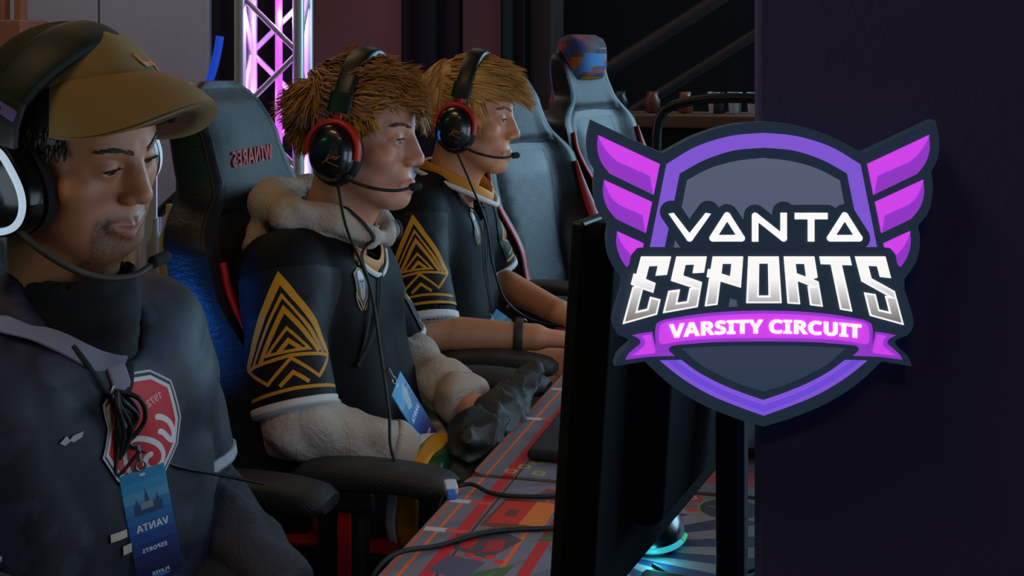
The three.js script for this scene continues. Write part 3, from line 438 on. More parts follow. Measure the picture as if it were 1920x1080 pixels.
  const backs = van.map(([p, cl]) => stroke(p, 42, 0.0018, 0.0005, true, cl)); backs.push(ex(shape([[1279, 410], [1600, 410], [1606, 470], [1262, 470]]), 0.0018, 0.0005));
  backs.push(ex(shape([[1206, 462.6], [1656, 462.6], [1664, 490], [1672, 560], [1640, 600], [1222, 600], [1190, 560], [1198, 490]]), 0.0018, 0.0005), ex(shape([[1236, 598], [1626, 598], [1592, 646], ...curve([[1592, 652], [1520, 648], [1431, 647], [1342, 648], [1270, 652]], 10), [1236, 640]]), 0.0018, 0.0005));
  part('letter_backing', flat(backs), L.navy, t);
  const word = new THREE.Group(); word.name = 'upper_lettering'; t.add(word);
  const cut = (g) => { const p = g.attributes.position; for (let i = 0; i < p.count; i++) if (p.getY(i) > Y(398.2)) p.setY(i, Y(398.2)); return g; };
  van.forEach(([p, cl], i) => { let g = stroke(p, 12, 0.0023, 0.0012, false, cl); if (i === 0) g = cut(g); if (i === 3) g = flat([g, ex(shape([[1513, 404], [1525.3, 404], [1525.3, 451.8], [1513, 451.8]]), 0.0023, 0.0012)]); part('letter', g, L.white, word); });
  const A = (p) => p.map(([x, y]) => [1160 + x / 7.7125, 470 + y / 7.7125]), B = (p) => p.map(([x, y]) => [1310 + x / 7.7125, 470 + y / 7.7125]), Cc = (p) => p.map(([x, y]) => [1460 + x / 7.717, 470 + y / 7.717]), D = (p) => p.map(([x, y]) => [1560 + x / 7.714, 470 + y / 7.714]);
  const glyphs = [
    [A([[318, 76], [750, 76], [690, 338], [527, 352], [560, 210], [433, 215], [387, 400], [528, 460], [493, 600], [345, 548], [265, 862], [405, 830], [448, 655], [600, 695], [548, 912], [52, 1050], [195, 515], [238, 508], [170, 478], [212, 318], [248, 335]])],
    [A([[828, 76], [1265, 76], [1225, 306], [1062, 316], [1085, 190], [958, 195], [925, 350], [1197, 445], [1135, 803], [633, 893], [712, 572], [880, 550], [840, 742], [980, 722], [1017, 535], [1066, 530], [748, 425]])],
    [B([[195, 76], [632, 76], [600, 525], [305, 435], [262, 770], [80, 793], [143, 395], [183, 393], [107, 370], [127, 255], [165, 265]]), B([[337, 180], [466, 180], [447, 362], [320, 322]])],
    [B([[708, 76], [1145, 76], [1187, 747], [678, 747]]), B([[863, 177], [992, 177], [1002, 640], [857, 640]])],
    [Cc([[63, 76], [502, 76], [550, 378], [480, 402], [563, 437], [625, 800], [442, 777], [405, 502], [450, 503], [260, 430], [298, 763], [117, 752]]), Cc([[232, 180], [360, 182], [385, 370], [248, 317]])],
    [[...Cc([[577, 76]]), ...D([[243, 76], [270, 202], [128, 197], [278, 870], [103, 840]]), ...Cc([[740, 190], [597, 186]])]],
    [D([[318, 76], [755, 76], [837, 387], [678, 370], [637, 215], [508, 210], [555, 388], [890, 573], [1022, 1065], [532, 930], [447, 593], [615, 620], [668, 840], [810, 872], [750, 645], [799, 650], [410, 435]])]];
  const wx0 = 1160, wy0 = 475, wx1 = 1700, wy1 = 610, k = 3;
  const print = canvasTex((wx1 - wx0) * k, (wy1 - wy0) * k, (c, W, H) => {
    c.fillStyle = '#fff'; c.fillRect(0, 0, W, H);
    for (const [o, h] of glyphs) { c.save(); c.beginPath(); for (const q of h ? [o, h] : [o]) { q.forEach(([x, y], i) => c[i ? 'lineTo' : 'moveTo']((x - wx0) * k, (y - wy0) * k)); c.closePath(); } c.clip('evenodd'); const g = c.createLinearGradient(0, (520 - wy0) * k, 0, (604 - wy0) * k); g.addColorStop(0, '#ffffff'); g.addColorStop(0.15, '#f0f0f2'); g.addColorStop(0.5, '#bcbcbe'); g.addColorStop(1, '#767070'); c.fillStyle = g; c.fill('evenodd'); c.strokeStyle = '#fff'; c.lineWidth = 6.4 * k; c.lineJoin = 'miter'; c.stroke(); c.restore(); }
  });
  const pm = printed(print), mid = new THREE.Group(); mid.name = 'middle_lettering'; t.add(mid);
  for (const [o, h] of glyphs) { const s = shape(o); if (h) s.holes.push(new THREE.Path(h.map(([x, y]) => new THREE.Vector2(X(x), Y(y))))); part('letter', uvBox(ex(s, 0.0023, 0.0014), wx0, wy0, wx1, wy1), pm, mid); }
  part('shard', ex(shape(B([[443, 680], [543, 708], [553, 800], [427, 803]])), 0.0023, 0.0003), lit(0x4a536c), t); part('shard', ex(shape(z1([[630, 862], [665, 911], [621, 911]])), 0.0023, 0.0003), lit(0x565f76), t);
  // ribbon
  const top = curve([[1243.7, 598.6], [1300, 589], [1365, 583], [1431, 581.2]], 16), rib = [...top.slice().reverse(), ...z5(curve([[600, 183], [520, 225], [500, 300], [500, 420], [512, 515]], 14)).slice(1), ...z5([[730, 610]]), ...z5(curve([[730, 610], [672, 560], [662, 520], [700, 490], [800, 475]], 12)).slice(1), ...curve([[1275, 644.2], [1340, 639.5], [1431, 638]], 10).slice(1)];
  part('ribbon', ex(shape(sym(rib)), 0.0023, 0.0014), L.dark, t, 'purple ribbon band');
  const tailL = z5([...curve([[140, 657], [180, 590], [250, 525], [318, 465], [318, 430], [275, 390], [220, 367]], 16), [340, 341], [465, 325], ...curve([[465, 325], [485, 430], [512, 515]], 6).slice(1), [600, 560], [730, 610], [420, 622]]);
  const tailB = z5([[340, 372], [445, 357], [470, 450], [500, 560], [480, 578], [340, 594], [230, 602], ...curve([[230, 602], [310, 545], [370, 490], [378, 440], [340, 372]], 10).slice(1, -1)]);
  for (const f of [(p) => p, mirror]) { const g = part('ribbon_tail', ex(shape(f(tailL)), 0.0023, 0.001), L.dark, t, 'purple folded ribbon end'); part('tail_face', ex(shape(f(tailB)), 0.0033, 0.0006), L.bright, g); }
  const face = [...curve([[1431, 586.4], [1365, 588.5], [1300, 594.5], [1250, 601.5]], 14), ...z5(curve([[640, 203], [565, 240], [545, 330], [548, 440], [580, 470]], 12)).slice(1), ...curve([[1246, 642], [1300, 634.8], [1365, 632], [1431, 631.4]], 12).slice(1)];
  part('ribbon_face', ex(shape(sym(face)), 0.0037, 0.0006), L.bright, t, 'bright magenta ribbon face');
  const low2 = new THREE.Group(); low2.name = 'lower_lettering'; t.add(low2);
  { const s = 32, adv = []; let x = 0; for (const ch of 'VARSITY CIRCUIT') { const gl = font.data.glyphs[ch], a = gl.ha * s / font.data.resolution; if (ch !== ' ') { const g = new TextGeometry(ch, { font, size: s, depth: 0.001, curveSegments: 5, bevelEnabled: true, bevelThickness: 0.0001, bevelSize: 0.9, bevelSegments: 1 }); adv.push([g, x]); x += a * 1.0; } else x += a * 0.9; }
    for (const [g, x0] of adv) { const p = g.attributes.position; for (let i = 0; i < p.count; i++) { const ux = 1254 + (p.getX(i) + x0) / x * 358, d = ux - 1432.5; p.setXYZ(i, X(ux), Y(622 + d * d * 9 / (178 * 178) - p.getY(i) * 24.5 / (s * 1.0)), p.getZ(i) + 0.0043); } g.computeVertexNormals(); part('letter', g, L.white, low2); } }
  part('standoff', flat([[60, -40], [60, 60], [150, 0]].map(([x, y]) => rod([x * U, y * U, -0.024], [x * U, y * U, -0.017], 0.008))), M.steel, t);
}
// ---------------------------------------------------------------- people (local +z forward, +x their left, origin on the floor under the head)
const lin = (h) => { const c = new THREE.Color(h); return [c.r, c.g, c.b]; };
const lerp3 = (a, b, t) => [mix(a[0], b[0], t), mix(a[1], b[1], t), mix(a[2], b[2], t)];
function headField(q) {
  const w = q.w ?? 1, jw = q.jaw ?? 1, ns = (q.nose ?? 1) * 0.93, ch = q.chin ?? 0, slit = q.slit ?? 0.0042, sm = q.smile ?? 0, full = q.full ?? 0, mw = q.mouth ?? 1;
  return (X, y, z) => {
    const x = Math.abs(X) / w;
    let d = ell(x, y, z, 0, 0.045, -0.014, 0.0745, 0.087, 0.097);
    d = smin(d, ell(x, y, z, 0, 0.04, 0.035, 0.061, 0.055, 0.054), 0.03);
    d = smin(d, ell(x, y, z, 0, -0.03, 0.03, 0.057 + full * 0.6, 0.072, 0.055), 0.03);
    d = smin(d, cap(x, y, z, [0.052 * jw, -0.045, -0.005], [0.024 * jw, -0.1 + ch, 0.062], 0.017 + full, 0.016 + full), 0.026);
    d = smin(d, ell(x, y, z, 0, -0.102 + ch, 0.073, 0.021 * jw, 0.017, 0.018), 0.024);
    d = smin(d, ell(x, y, z, 0.044, -0.022, 0.056, 0.02 + full, 0.018 + full, 0.022), 0.02);
    if (full) d = smin(d, ell(x, y, z, 0.04, -0.062, 0.05, 0.022, 0.026, 0.026), 0.02);
    d = smin(d, ell(x, y, z, 0, -0.064, 0.073, 0.027, 0.028, 0.021), 0.02);
    d = smax(d, -ell(x, y, z, 0.031, 0.009, 0.1, 0.02, 0.0125, 0.016), 0.014);                        // sockets
    d = smin(d, cap(x, y, z, [0.012, 0.0275, 0.086], [0.043, 0.027, 0.068], 0.007, 0.007), 0.014);      // brow
    d = smin(d, cap(x, y, z, [0, 0.024, 0.085], [0, -0.022 * ns, 0.106], 0.0075, 0.0095), 0.012);       // nose bridge
    d = smin(d, ell(x, y, z, 0, -0.016, 0.086, 0.0135, 0.026, 0.0165), 0.012);
    d = smin(d, ell(x, y, z, 0, -0.03 * ns, 0.1075, 0.0115, 0.0092, 0.0095), 0.008);
    d = smin(d, ell(x, y, z, 0.0125, -0.034 * ns, 0.0965, 0.0078, 0.0075, 0.0105), 0.005);
    d = smax(d, -ell(x, y, z, 0.0068, -0.0425 * ns, 0.1005, 0.0036, 0.004, 0.0052), 0.003);             // nostrils
    d = smin(d, ell(x, y, z, 0.031, 0.0075, 0.0745, 0.0165, 0.0138, 0.0142), 0.006);                      // lids
    d = smax(d, -ell(x, y, z, 0.031, 0.006 - slit * 0.35, 0.0905, 0.0128, slit, 0.0115), 0.0022);
    d = smin(d, cap(x, y, z, [0.0225 * mw, -0.0695 + sm, 0.0855], [0.004, -0.0655, 0.0955], 0.0042, 0.0058), 0.006); // lips
    d = smin(d, cap(x, y, z, [0.019 * mw, -0.0735 + sm, 0.0855], [0, -0.0785, 0.0935], 0.0045, 0.0068), 0.006);
    d = smax(d, -cap(x, y, z, [0.025 * mw, -0.0708 + sm * 1.2, 0.091], [0, -0.0716, 0.103], 0.0016, 0.0022), 0.0025);
    d = smax(d, -ell(x, y, z, 0, -0.054, 0.102, 0.0035, 0.009, 0.004), 0.004);                            // philtrum
    d = smin(d, smax(ell(x, y, z, 0.0765, 0.0, -0.006, 0.0075, 0.031, 0.018), -ell(x, y, z, 0.086, 0.002, -0.003, 0.006, 0.02, 0.01), 0.004), 0.006); // ear
    return d;
  };
}
const torsoField = (J, k, inf = 0) => {
  const { pelvis: p, belly: b, chest: c, sR, sL, neck: n } = J, lat = (q, w) => [[q[0] - w, q[1], q[2]], [q[0] + w, q[1], q[2]]];
  const [p0, p1] = lat(p, 0.075 * k), [b0, b1] = lat(b, 0.06 * k), [c0, c1] = lat(c, 0.082 * k), s0 = [sR[0] * 0.85, sR[1] - 0.012, sR[2]], s1 = [sL[0] * 0.85, sL[1] - 0.012, sL[2]];
  const nr = 0.052, t0 = [n[0], n[1] + 0.012, n[2] - 0.005];
  return (x, y, z) => {
    let d = cap(x, y, z, p0, p1, 0.112 * k + inf, 0.112 * k + inf); d = smin(d, cap(x, y, z, b0, b1, 0.102 * k + inf, 0.102 * k + inf), 0.09);
    d = smin(d, cap(x, y, z, c0, c1, 0.104 * k + inf, 0.104 * k + inf), 0.09); d = smin(d, cap(x, y, z, s0, s1, 0.058 * k + inf, 0.058 * k + inf), 0.06);
    d = smin(d, cap(x, y, z, t0, s0, nr + inf * 0.6, 0.04 + inf), 0.04); return smin(d, cap(x, y, z, t0, s1, nr + inf * 0.6, 0.04 + inf), 0.04);
  };
};
// hand: wrist w, forward f, down d (palm side), thumb side s; returns a distance field
function handField(w, f, d, s, curl = 0.5) {
  const at = (a, b, c) => [w[0] + f[0] * a + s[0] * b + d[0] * c, w[1] + f[1] * a + s[1] * b + d[1] * c, w[2] + f[2] * a + s[2] * b + d[2] * c], caps = [], fing = [];
  const base = [[0.022, 0.074], [0.008, 0.08], [-0.008, 0.075], [-0.021, 0.06]];
  for (const [o, l] of base) {
    caps.push([at(0.005, o * 0.55, 0), at(0.088 - Math.abs(o - 0.004) * 0.25, o * 1.12, -0.002), 0.0155, 0.0115]);
    let a = 0.088 - Math.abs(o - 0.004) * 0.25, c = -0.002, ang = curl * 0.5, p = at(a, o * 1.12, c); const chain = [];
    for (const [q, r] of [[0.46, 0.0092], [0.3, 0.0084], [0.24, 0.0074]]) { a += Math.cos(ang) * l * q; c += Math.sin(ang) * l * q; const n = at(a, o * (1.12 + 0.05), c); chain.push([p, n, r + 0.0006, r]); p = n; ang += curl; }
    fing.push(chain);
  }
  const th = [[at(0.018, 0.018, 0.006), at(0.048, 0.04, 0.014), 0.0145, 0.0115], [at(0.048, 0.04, 0.014), at(0.076, 0.05, 0.02), 0.0105, 0.0095], [at(0.076, 0.05, 0.02), at(0.1, 0.05, 0.026), 0.0093, 0.0075]];
  return (x, y, z) => {
    let p = 9; for (const q of caps) p = smin(p, cap(x, y, z, ...q), 0.012);
    for (const ch of fing) { let g = 9; for (const q of ch) g = smin(g, cap(x, y, z, ...q), 0.003); p = smin(p, g, 0.005); }
    let g = 9; for (const q of th) g = smin(g, cap(x, y, z, ...q), 0.004); return smin(p, g, 0.012);
  };
}
const fold = (x, y, z, f, a) => { const n = N3(x * f[0] + 0.6 * N3(x * 6, y * 6, z * 6), y * f[1] + 0.6 * N3(y * 6 + 9, z * 6, x * 6), z * f[2]); return a * (1 - 2.2 * Math.abs(n)) + a * 0.35 * N3(x * f[0] * 2.3, y * f[1] * 2.3, z * f[2] * 2.3); };
// march from S along D until the field is reached
function hit(f, S, D, max = 0.5) { let t = 0; for (let i = 0; i < 90; i++) { const d = f(S[0] + D[0] * t, S[1] + D[1] * t, S[2] + D[2] * t); if (d < 0.0006) return t; t += Math.max(d * 0.7, 0.0004); if (t > max) return null; } return t; }
function patch(f, O, D, up, w, h, off = 0.002, n = 26) {                       // sheet of print lying on the surface of f
  const Dv = V(...D).normalize(), Uv = V(...up); Uv.addScaledVector(Dv, -Uv.dot(Dv)).normalize(); const Rv = V(0, 0, 0).crossVectors(Dv, Uv);
  const pos = [], uv = [], idx = []; let last = 0.2;
  for (let j = 0; j <= n; j++) for (let i = 0; i <= n; i++) { const a = (i / n - 0.5) * w, b = (j / n - 0.5) * h, S = V(...O).addScaledVector(Rv, a).addScaledVector(Uv, b); const t = hit(f, S.toArray(), Dv.toArray()) ?? last; last = t; S.addScaledVector(Dv, t - off); pos.push(S.x, S.y, S.z); uv.push(i / n, j / n); }
  for (let j = 0; j < n; j++) for (let i = 0; i < n; i++) { const a = j * (n + 1) + i; idx.push(a, a + 1, a + n + 2, a, a + n + 2, a + n + 1); }
  const g = new THREE.BufferGeometry(); g.setAttribute('position', new THREE.Float32BufferAttribute(pos, 3)); g.setAttribute('uv', new THREE.Float32BufferAttribute(uv, 2)); g.setIndex(idx); g.computeVertexNormals(); return g;
}
const axisFrame = (a, b, ref) => { const A = V(...a), B = V(...b), T = B.clone().sub(A), L = T.length(); T.normalize(); const R = V(...ref); R.addScaledVector(T, -R.dot(T)).normalize(); return { A, T, L, R, S: V(0, 0, 0).crossVectors(T, R) }; };
function cuffRing(f, a, b, t0, t1, off, R0 = 0.13, n = 40) {                  // band of cloth around a limb
  const F = axisFrame(a, b, [0, 0.3, 1]), rings = [], ring = (t, o) => Array.from({ length: n }, (_, k) => { const q = k / n * 2 * Math.PI, D = F.R.clone().multiplyScalar(Math.cos(q)).addScaledVector(F.S, Math.sin(q)), C = F.A.clone().addScaledVector(F.T, t * F.L); const S = C.clone().addScaledVector(D, R0), h = Math.max(hit(f, S.toArray(), D.clone().negate().toArray(), R0) ?? R0 - 0.05, R0 - 0.1); return S.addScaledVector(D, -h + o).toArray(); });
  rings.push(ring(t0, -0.006), ring(t0, off)); for (let i = 1; i <= 4; i++) rings.push(ring(mix(t0, t1, i / 4), off)); rings.push(ring(t1, -0.006)); return loft(rings, false, false);
}
function sleevePrint(f, a, b, t0, t1, ang, ref, off = 0.002, nu = 44, nv = 44) {
  const F = axisFrame(a, b, ref), pos = [], uv = [], idx = []; let last = 0.05;
  for (let j = 0; j <= nv; j++) for (let i = 0; i <= nu; i++) { const q = mix(-ang, ang, i / nu), t = mix(t1, t0, j / nv), D = F.R.clone().multiplyScalar(Math.cos(q)).addScaledVector(F.S, Math.sin(q)), S = F.A.clone().addScaledVector(F.T, t * F.L).addScaledVector(D, 0.14); const h = hit(f, S.toArray(), D.clone().negate().toArray(), 0.14) ?? last; last = h; S.addScaledVector(D, off - h); pos.push(S.x, S.y, S.z); uv.push(i / nu, j / nv); }
  for (let j = 0; j < nv; j++) for (let i = 0; i < nu; i++) { const p = j * (nu + 1) + i; idx.push(p, p + 1, p + nu + 2, p, p + nu + 2, p + nu + 1); }
  const g = new THREE.BufferGeometry(); g.setAttribute('position', new THREE.Float32BufferAttribute(pos, 3)); g.setAttribute('uv', new THREE.Float32BufferAttribute(uv, 2)); g.setIndex(idx); g.computeVertexNormals(); return g;
}
const ribbonOn = (f, pts, wid, off, dir = [0, 0, -1]) => {                     // strap laid on the surface of f along points (x, y)
  const P = spline(pts.map(([x, y]) => [x, y, 0]), 36).map((p) => { const t = hit(f, [p.x, p.y, 0.5], dir, 0.9); return V(p.x, p.y, 0.5 - (t ?? 0.5) + off); });
  for (let k = 0; k < 3; k++) for (let i = 1; i < P.length - 1; i++) P[i].z = Math.max(P[i].z, (P[i - 1].z + P[i + 1].z) / 2);
  return sweep(P, oval(wid / 2, 0.0012, 8), V(1, 0, 0.15));
};
// hair: locks grown from the scalp
function growHair(field, q) {
  const pos = [], col = [], idx = []; let made = 0, tries = 0;
  while (made < q.count && tries++ < q.count * 20) {
    const az = rr(-Math.PI, Math.PI), el = Math.asin(rr(q.lowest ?? -0.45, 1)), dir = V(Math.cos(el) * Math.sin(az), Math.sin(el), Math.cos(el) * Math.cos(az));
    const o = V(0, 0.035, -0.012), t = hit(field, [o.x + dir.x * 0.2, o.y + dir.y * 0.2, o.z + dir.z * 0.2], [-dir.x, -dir.y, -dir.z]); if (t === null) continue;
    const root = o.clone().addScaledVector(dir, 0.2 - t - 0.002); if (!q.on(root)) continue;
    const e = 0.004, g = V(field(root.x + e, root.y, root.z) - field(root.x - e, root.y, root.z), field(root.x, root.y + e, root.z) - field(root.x, root.y - e, root.z), field(root.x, root.y, root.z + e) - field(root.x, root.y, root.z - e)).normalize();
    const { flow, len, lift } = q.style(root); const sw = q.swirl ?? 0; flow.add(V(N3(root.x * 28, root.y * 28, root.z * 28 + 3), N3(root.x * 28 + 7, root.y * 28, root.z * 28), N3(root.x * 28, root.y * 28 + 5, root.z * 28)).multiplyScalar(sw)).normalize(); let d = flow.clone().addScaledVector(g, lift).normalize(); const n = 7, P = [root.clone()], L = len * rr(0.75, 1.2), ph = rr(0, 6.3); let p = root.clone();
    for (let i = 1; i < n; i++) {
      const w = q.wave ?? 0; d.addScaledVector(flow, 0.35); d.y -= (q.gravity ?? 0.2) * (i / n); d.x += w * Math.sin(ph + i * 1.7); d.y += w * Math.cos(ph * 1.3 + i * 1.9); d.normalize(); p = p.clone().addScaledVector(d, L / n);
      const f = field(p.x, p.y, p.z), keep = (q.body ?? 0.006) + 0.004 * Math.sin(ph * 7); if (f < keep) { const gg = V(field(p.x + e, p.y, p.z) - field(p.x - e, p.y, p.z), field(p.x, p.y + e, p.z) - field(p.x, p.y - e, p.z), field(p.x, p.y, p.z + e) - field(p.x, p.y, p.z - e)).normalize(); p.addScaledVector(gg, keep - f); }
      P.push(p.clone());
    }
    const c = q.color(root), wd = q.width * rr(0.7, 1.3), base = pos.length / 3, K = 5, tone = rr(0.65, 1.25);
    P.forEach((pt, i) => { const T = P[Math.min(n - 1, i + 1)].clone().sub(P[Math.max(0, i - 1)]).normalize(), S = V(0, 0, 0).crossVectors(T, g).normalize(), Nn = V(0, 0, 0).crossVectors(S, T), tt = i / (n - 1), ww = wd * Math.sqrt(Math.max(0.02, 1 - tt ** 2.2)) * (0.6 + 0.8 * Math.min(1, tt * 3)); for (let k = 0; k < K; k++) { const a = k / K * 2 * Math.PI, v = pt.clone().addScaledVector(S, Math.cos(a) * ww).addScaledVector(Nn, Math.sin(a) * ww * 0.55); pos.push(v.x, v.y, v.z); col.push(c[0] * tone, c[1] * tone, c[2] * tone); } });
    for (let i = 0; i < n - 1; i++) for (let k = 0; k < K; k++) { const a = base + i * K + k, b = base + i * K + (k + 1) % K; idx.push(a, b, a + K, b, b + K, a + K); }
    made++;
  }
  const g = new THREE.BufferGeometry(); g.setAttribute('position', new THREE.Float32BufferAttribute(pos, 3)); g.setAttribute('color', new THREE.Float32BufferAttribute(col, 3)); g.setIndex(idx); g.computeVertexNormals(); return g;
}
const skinMat = new THREE.MeshPhysicalMaterial({ vertexColors: true, roughness: 0.48, sheen: 0.2, sheenRoughness: 0.5 });
const hairMat = new THREE.MeshPhysicalMaterial({ vertexColors: true, roughness: 0.42, sheen: 0.3 });
function person(q) {
  const t = thing('person', q.label, 'person', q.pos, Math.PI / 2 + (q.turn ?? 0), 'players seated along the desk'), J = q.J;
  const hm = new THREE.Matrix4().compose(V(...q.head.pos), new THREE.Quaternion().setFromEuler(new THREE.Euler(q.head.pitch, q.head.yaw, q.head.roll ?? 0, 'YXZ')), V(1, 1, 1)), hi = hm.clone().invert(), e = hi.elements;
  const toHead = (x, y, z) => [e[0] * x + e[4] * y + e[8] * z + e[12], e[1] * x + e[5] * y + e[9] * z + e[13], e[2] * x + e[6] * y + e[10] * z + e[14]];
  const hf = headField(q.shape), neckTop = V(0, -0.045, -0.022).applyMatrix4(hm).toArray(), nk = q.neckR ?? 0.052, nb = J.neck, jawNeck = V(0, -0.085, 0.02).applyMatrix4(hm).toArray();
  const headNeck = (x, y, z) => { const p = toHead(x, y, z); let d = hf(...p); d = smin(d, cap(x, y, z, neckTop, nb, nk, nk + 0.006), 0.022); d = smin(d, cap(x, y, z, jawNeck, [nb[0], nb[1] - 0.005, nb[2] + 0.03], nk * 0.5, nk * 0.6), 0.03); return d; };
  const K = q.bulk ?? 1, core = torsoField(J, K, -0.022), limb = (x, y, z) => {
    let d = core(x, y, z); d = smin(d, cap(x, y, z, nb, J.chest, nk, 0.06), 0.05);
    for (const s of ['R', 'L']) { d = smin(d, cap(x, y, z, J['s' + s], J['e' + s], 0.043 * K, 0.038 * K), 0.03); d = smin(d, cap(x, y, z, J['e' + s], J['w' + s], 0.039 * K, 0.0265 * K), 0.02); d = smin(d, cap(x, y, z, J['h' + s], J['k' + s], 0.078 * K, 0.056 * K), 0.04); d = smin(d, cap(x, y, z, J['k' + s], J['a' + s], 0.055 * K, 0.036), 0.03); d = smin(d, cap(x, y, z, [J['a' + s][0], 0.035, J['a' + s][2] - 0.03], [J['a' + s][0], 0.03, J['a' + s][2] + 0.14], 0.034, 0.028), 0.03); }
    return d;
  };
  const base = lin(q.skin), lip = lin(q.lip ?? 0xa85a52), rose = lin(q.rose ?? 0xc07060), hairC = lin(q.hairColor);
  const colorAt = (x, y, z) => {
    const [hx, hy, hz] = toHead(x, y, z); let c = base; const ax = Math.abs(hx);
    const n = N3(x * 60, y * 60, z * 60) * 0.06 + N3(x * 17, y * 17, z * 17) * 0.07; c = [c[0] * (1 + n), c[1] * (1 + n * 1.2), c[2] * (1 + n * 1.2)];
    if (hz > 0.03 && hy < 0.1) {
      c = lerp3(c, rose, 0.45 * clamp(1 - Math.hypot((ax - 0.042) / 0.024, (hy + 0.028) / 0.022)) + 0.45 * clamp(1 - Math.hypot(hx / 0.016, (hy + 0.03) / 0.014)));
      const lm = clamp(1.5 - Math.hypot(hx / (0.024 * (q.shape.mouth ?? 1)), (hy + 0.0715 - (q.shape.smile ?? 0) * Math.min(1, ax / 0.022)) / 0.0125) * 1.5); if (hz > 0.083) c = lerp3(c, lip, clamp(lm * 2) * 0.85);
      if (q.stubble) { const s = (sstep(-0.04, -0.06, hy) * (1 - clamp(lm * 3)) * sstep(0.055, 0.045, Math.abs(ax - 0.0))) * (0.55 + 0.45 * clamp(0.5 + 1.5 * N3(hx * 400, hy * 400, hz * 400))); c = lerp3(c, lin(0x3a2a22), s * q.stubble); }
    }
    return c;
  };
  const hp = q.head.pos, geos = [meshField(headNeck, [hp[0] - 0.13, nb[1] - 0.03, hp[2] - 0.16], [hp[0] + 0.13, hp[1] + 0.16, hp[2] + 0.15], q.cell ?? 0.0024, colorAt)];
  geos.push(meshField((x, y, z) => smax(limb(x, y, z), y - nb[1], 0.01), [-0.42, -0.01, -0.3], [0.42, nb[1] + 0.02, 0.55], 0.011, colorAt));
  for (const s of ['R', 'L']) { const H = q.hands[s], hf2 = handField(J['w' + s], H.f, H.d, H.s, H.curl), w = J['w' + s]; geos.push(meshField((x, y, z) => smin(hf2(x, y, z), cap(x, y, z, J['e' + s], w, 0.039 * K, 0.0265 * K) + Math.max(0, 0.0), 0.015), [w[0] - 0.15, w[1] - 0.14, w[2] - 0.16], [w[0] + 0.15, w[1] + 0.12, w[2] + 0.22], 0.0042, colorAt)); }
  part('body', mergeGeometries(geos.map((g) => g.toNonIndexed())), skinMat, t, q.bodyLabel);
  // eyes
  const eyes = new THREE.Group(); eyes.name = 'eyes'; t.add(eyes); eyes.applyMatrix4(hm); const gz = V(...(q.gaze ?? [0, -0.1, 1])).normalize();
  for (const s of [-1, 1]) { const g = new THREE.SphereGeometry(0.0128, 40, 30), p = g.attributes.position, c = []; for (let i = 0; i < p.count; i++) { const a = Math.acos(clamp(V(p.getX(i), p.getY(i), p.getZ(i)).normalize().dot(gz), -1, 1)); c.push(...(a < 0.17 ? [0.01, 0.01, 0.012] : a < 0.5 ? lin(q.iris ?? 0x4a5a66) : lin(0x8f8680))); } g.setAttribute('color', new THREE.Float32BufferAttribute(c, 3)); g.translate(s * 0.031 * (q.shape.w ?? 1), 0.0072, 0.0738); { const la = []; for (let k = 0; k <= 10; k++) { const u = k / 10 * 2 - 1, X = u * 0.0128, yy = 0.0062 + (q.shape.slit ?? 0.0042) * 0.72 * Math.sqrt(1 - u * u * 0.92), xx = s * (0.031 * (q.shape.w ?? 1)) + X * (q.shape.w ?? 1), tt = hit(hf, [xx, yy + 0.001, 0.2], [0, 0, -1]); la.push(V(xx, yy, 0.2 - (tt ?? 0.11) + 0.0012)); } part('lashes', sweep(spline(la, 20), oval(0.0021, 0.0008, 6), V(0, 0.2, 1)), mat(0x140d0a, 0.6), eyes); }
    part('eye', g, new THREE.MeshPhysicalMaterial({ vertexColors: true, roughness: 0.25, clearcoat: 0.15 }), eyes); }
  // hair and eyebrows
  const hg = new THREE.Group(); hg.name = 'head_hair'; hg.applyMatrix4(hm); t.add(hg);
  if (q.hair) {
    const capF = (x, y, z) => { const r = V(x, y, z); return smax(hf(x, y, z) - (q.hair.body ?? 0.006) * 0.8, -q.hair.edge(r), 0.006); };
    part('hair_base', meshField(capF, [-0.11, -0.09, -0.14], [0.11, 0.16, 0.12], 0.004, (x, y, z) => q.hair.color(V(x, y, z))), hairMat, hg);
    part('hair_locks', growHair(hf, q.hair), hairMat, hg);
  }
  const brow = { count: 170, lowest: -0.3, on: () => true }; // brows as short fine locks
  const bp = []; for (const s of [-1, 1]) for (let i = 0; i < 60; i++) { const u = i / 59, x = s * mix(0.011, 0.047, u) * (q.shape.w ?? 1), y = 0.0265 + 0.006 * Math.sin(u * 2.6) + rr(-0.0022, 0.0022) * (1 - u * 0.6), tt = hit(hf, [x, y, 0.2], [0, 0, -1]); if (tt === null) continue; const P = V(x, y, 0.2 - tt + 0.0006), E = P.clone().add(V(s * 0.007, 0.0012 + rr(-0.001, 0.002), -0.0022 * (1 + u * 2))); bp.push(tube([P, P.clone().lerp(E, 0.5).add(V(0, 0, 0.0006)), E], 0.0007, 3, 4)); }
  part('eyebrows', flat(bp), mat(q.browColor ?? q.hairColor, 0.6), hg);
  return { t, hm, hf, toHead };
}
const worldOf = (p, m = new THREE.Matrix4()) => { p.t.updateMatrixWorld(true); return p.t.matrixWorld.clone().multiply(m); };
function settle(o, m) { m.decompose(o.position, o.quaternion, o.scale); }
const cloth = (c, r = 0.75, o = {}) => mat(c, r, { sheen: 0.25, sheenRoughness: 0.6, ...o });
const clothV = (r = 0.75) => new THREE.MeshPhysicalMaterial({ vertexColors: true, roughness: r, sheen: 0.2 });
const norm3 = (v) => { const l = Math.hypot(...v); return v.map((x) => x / l); };

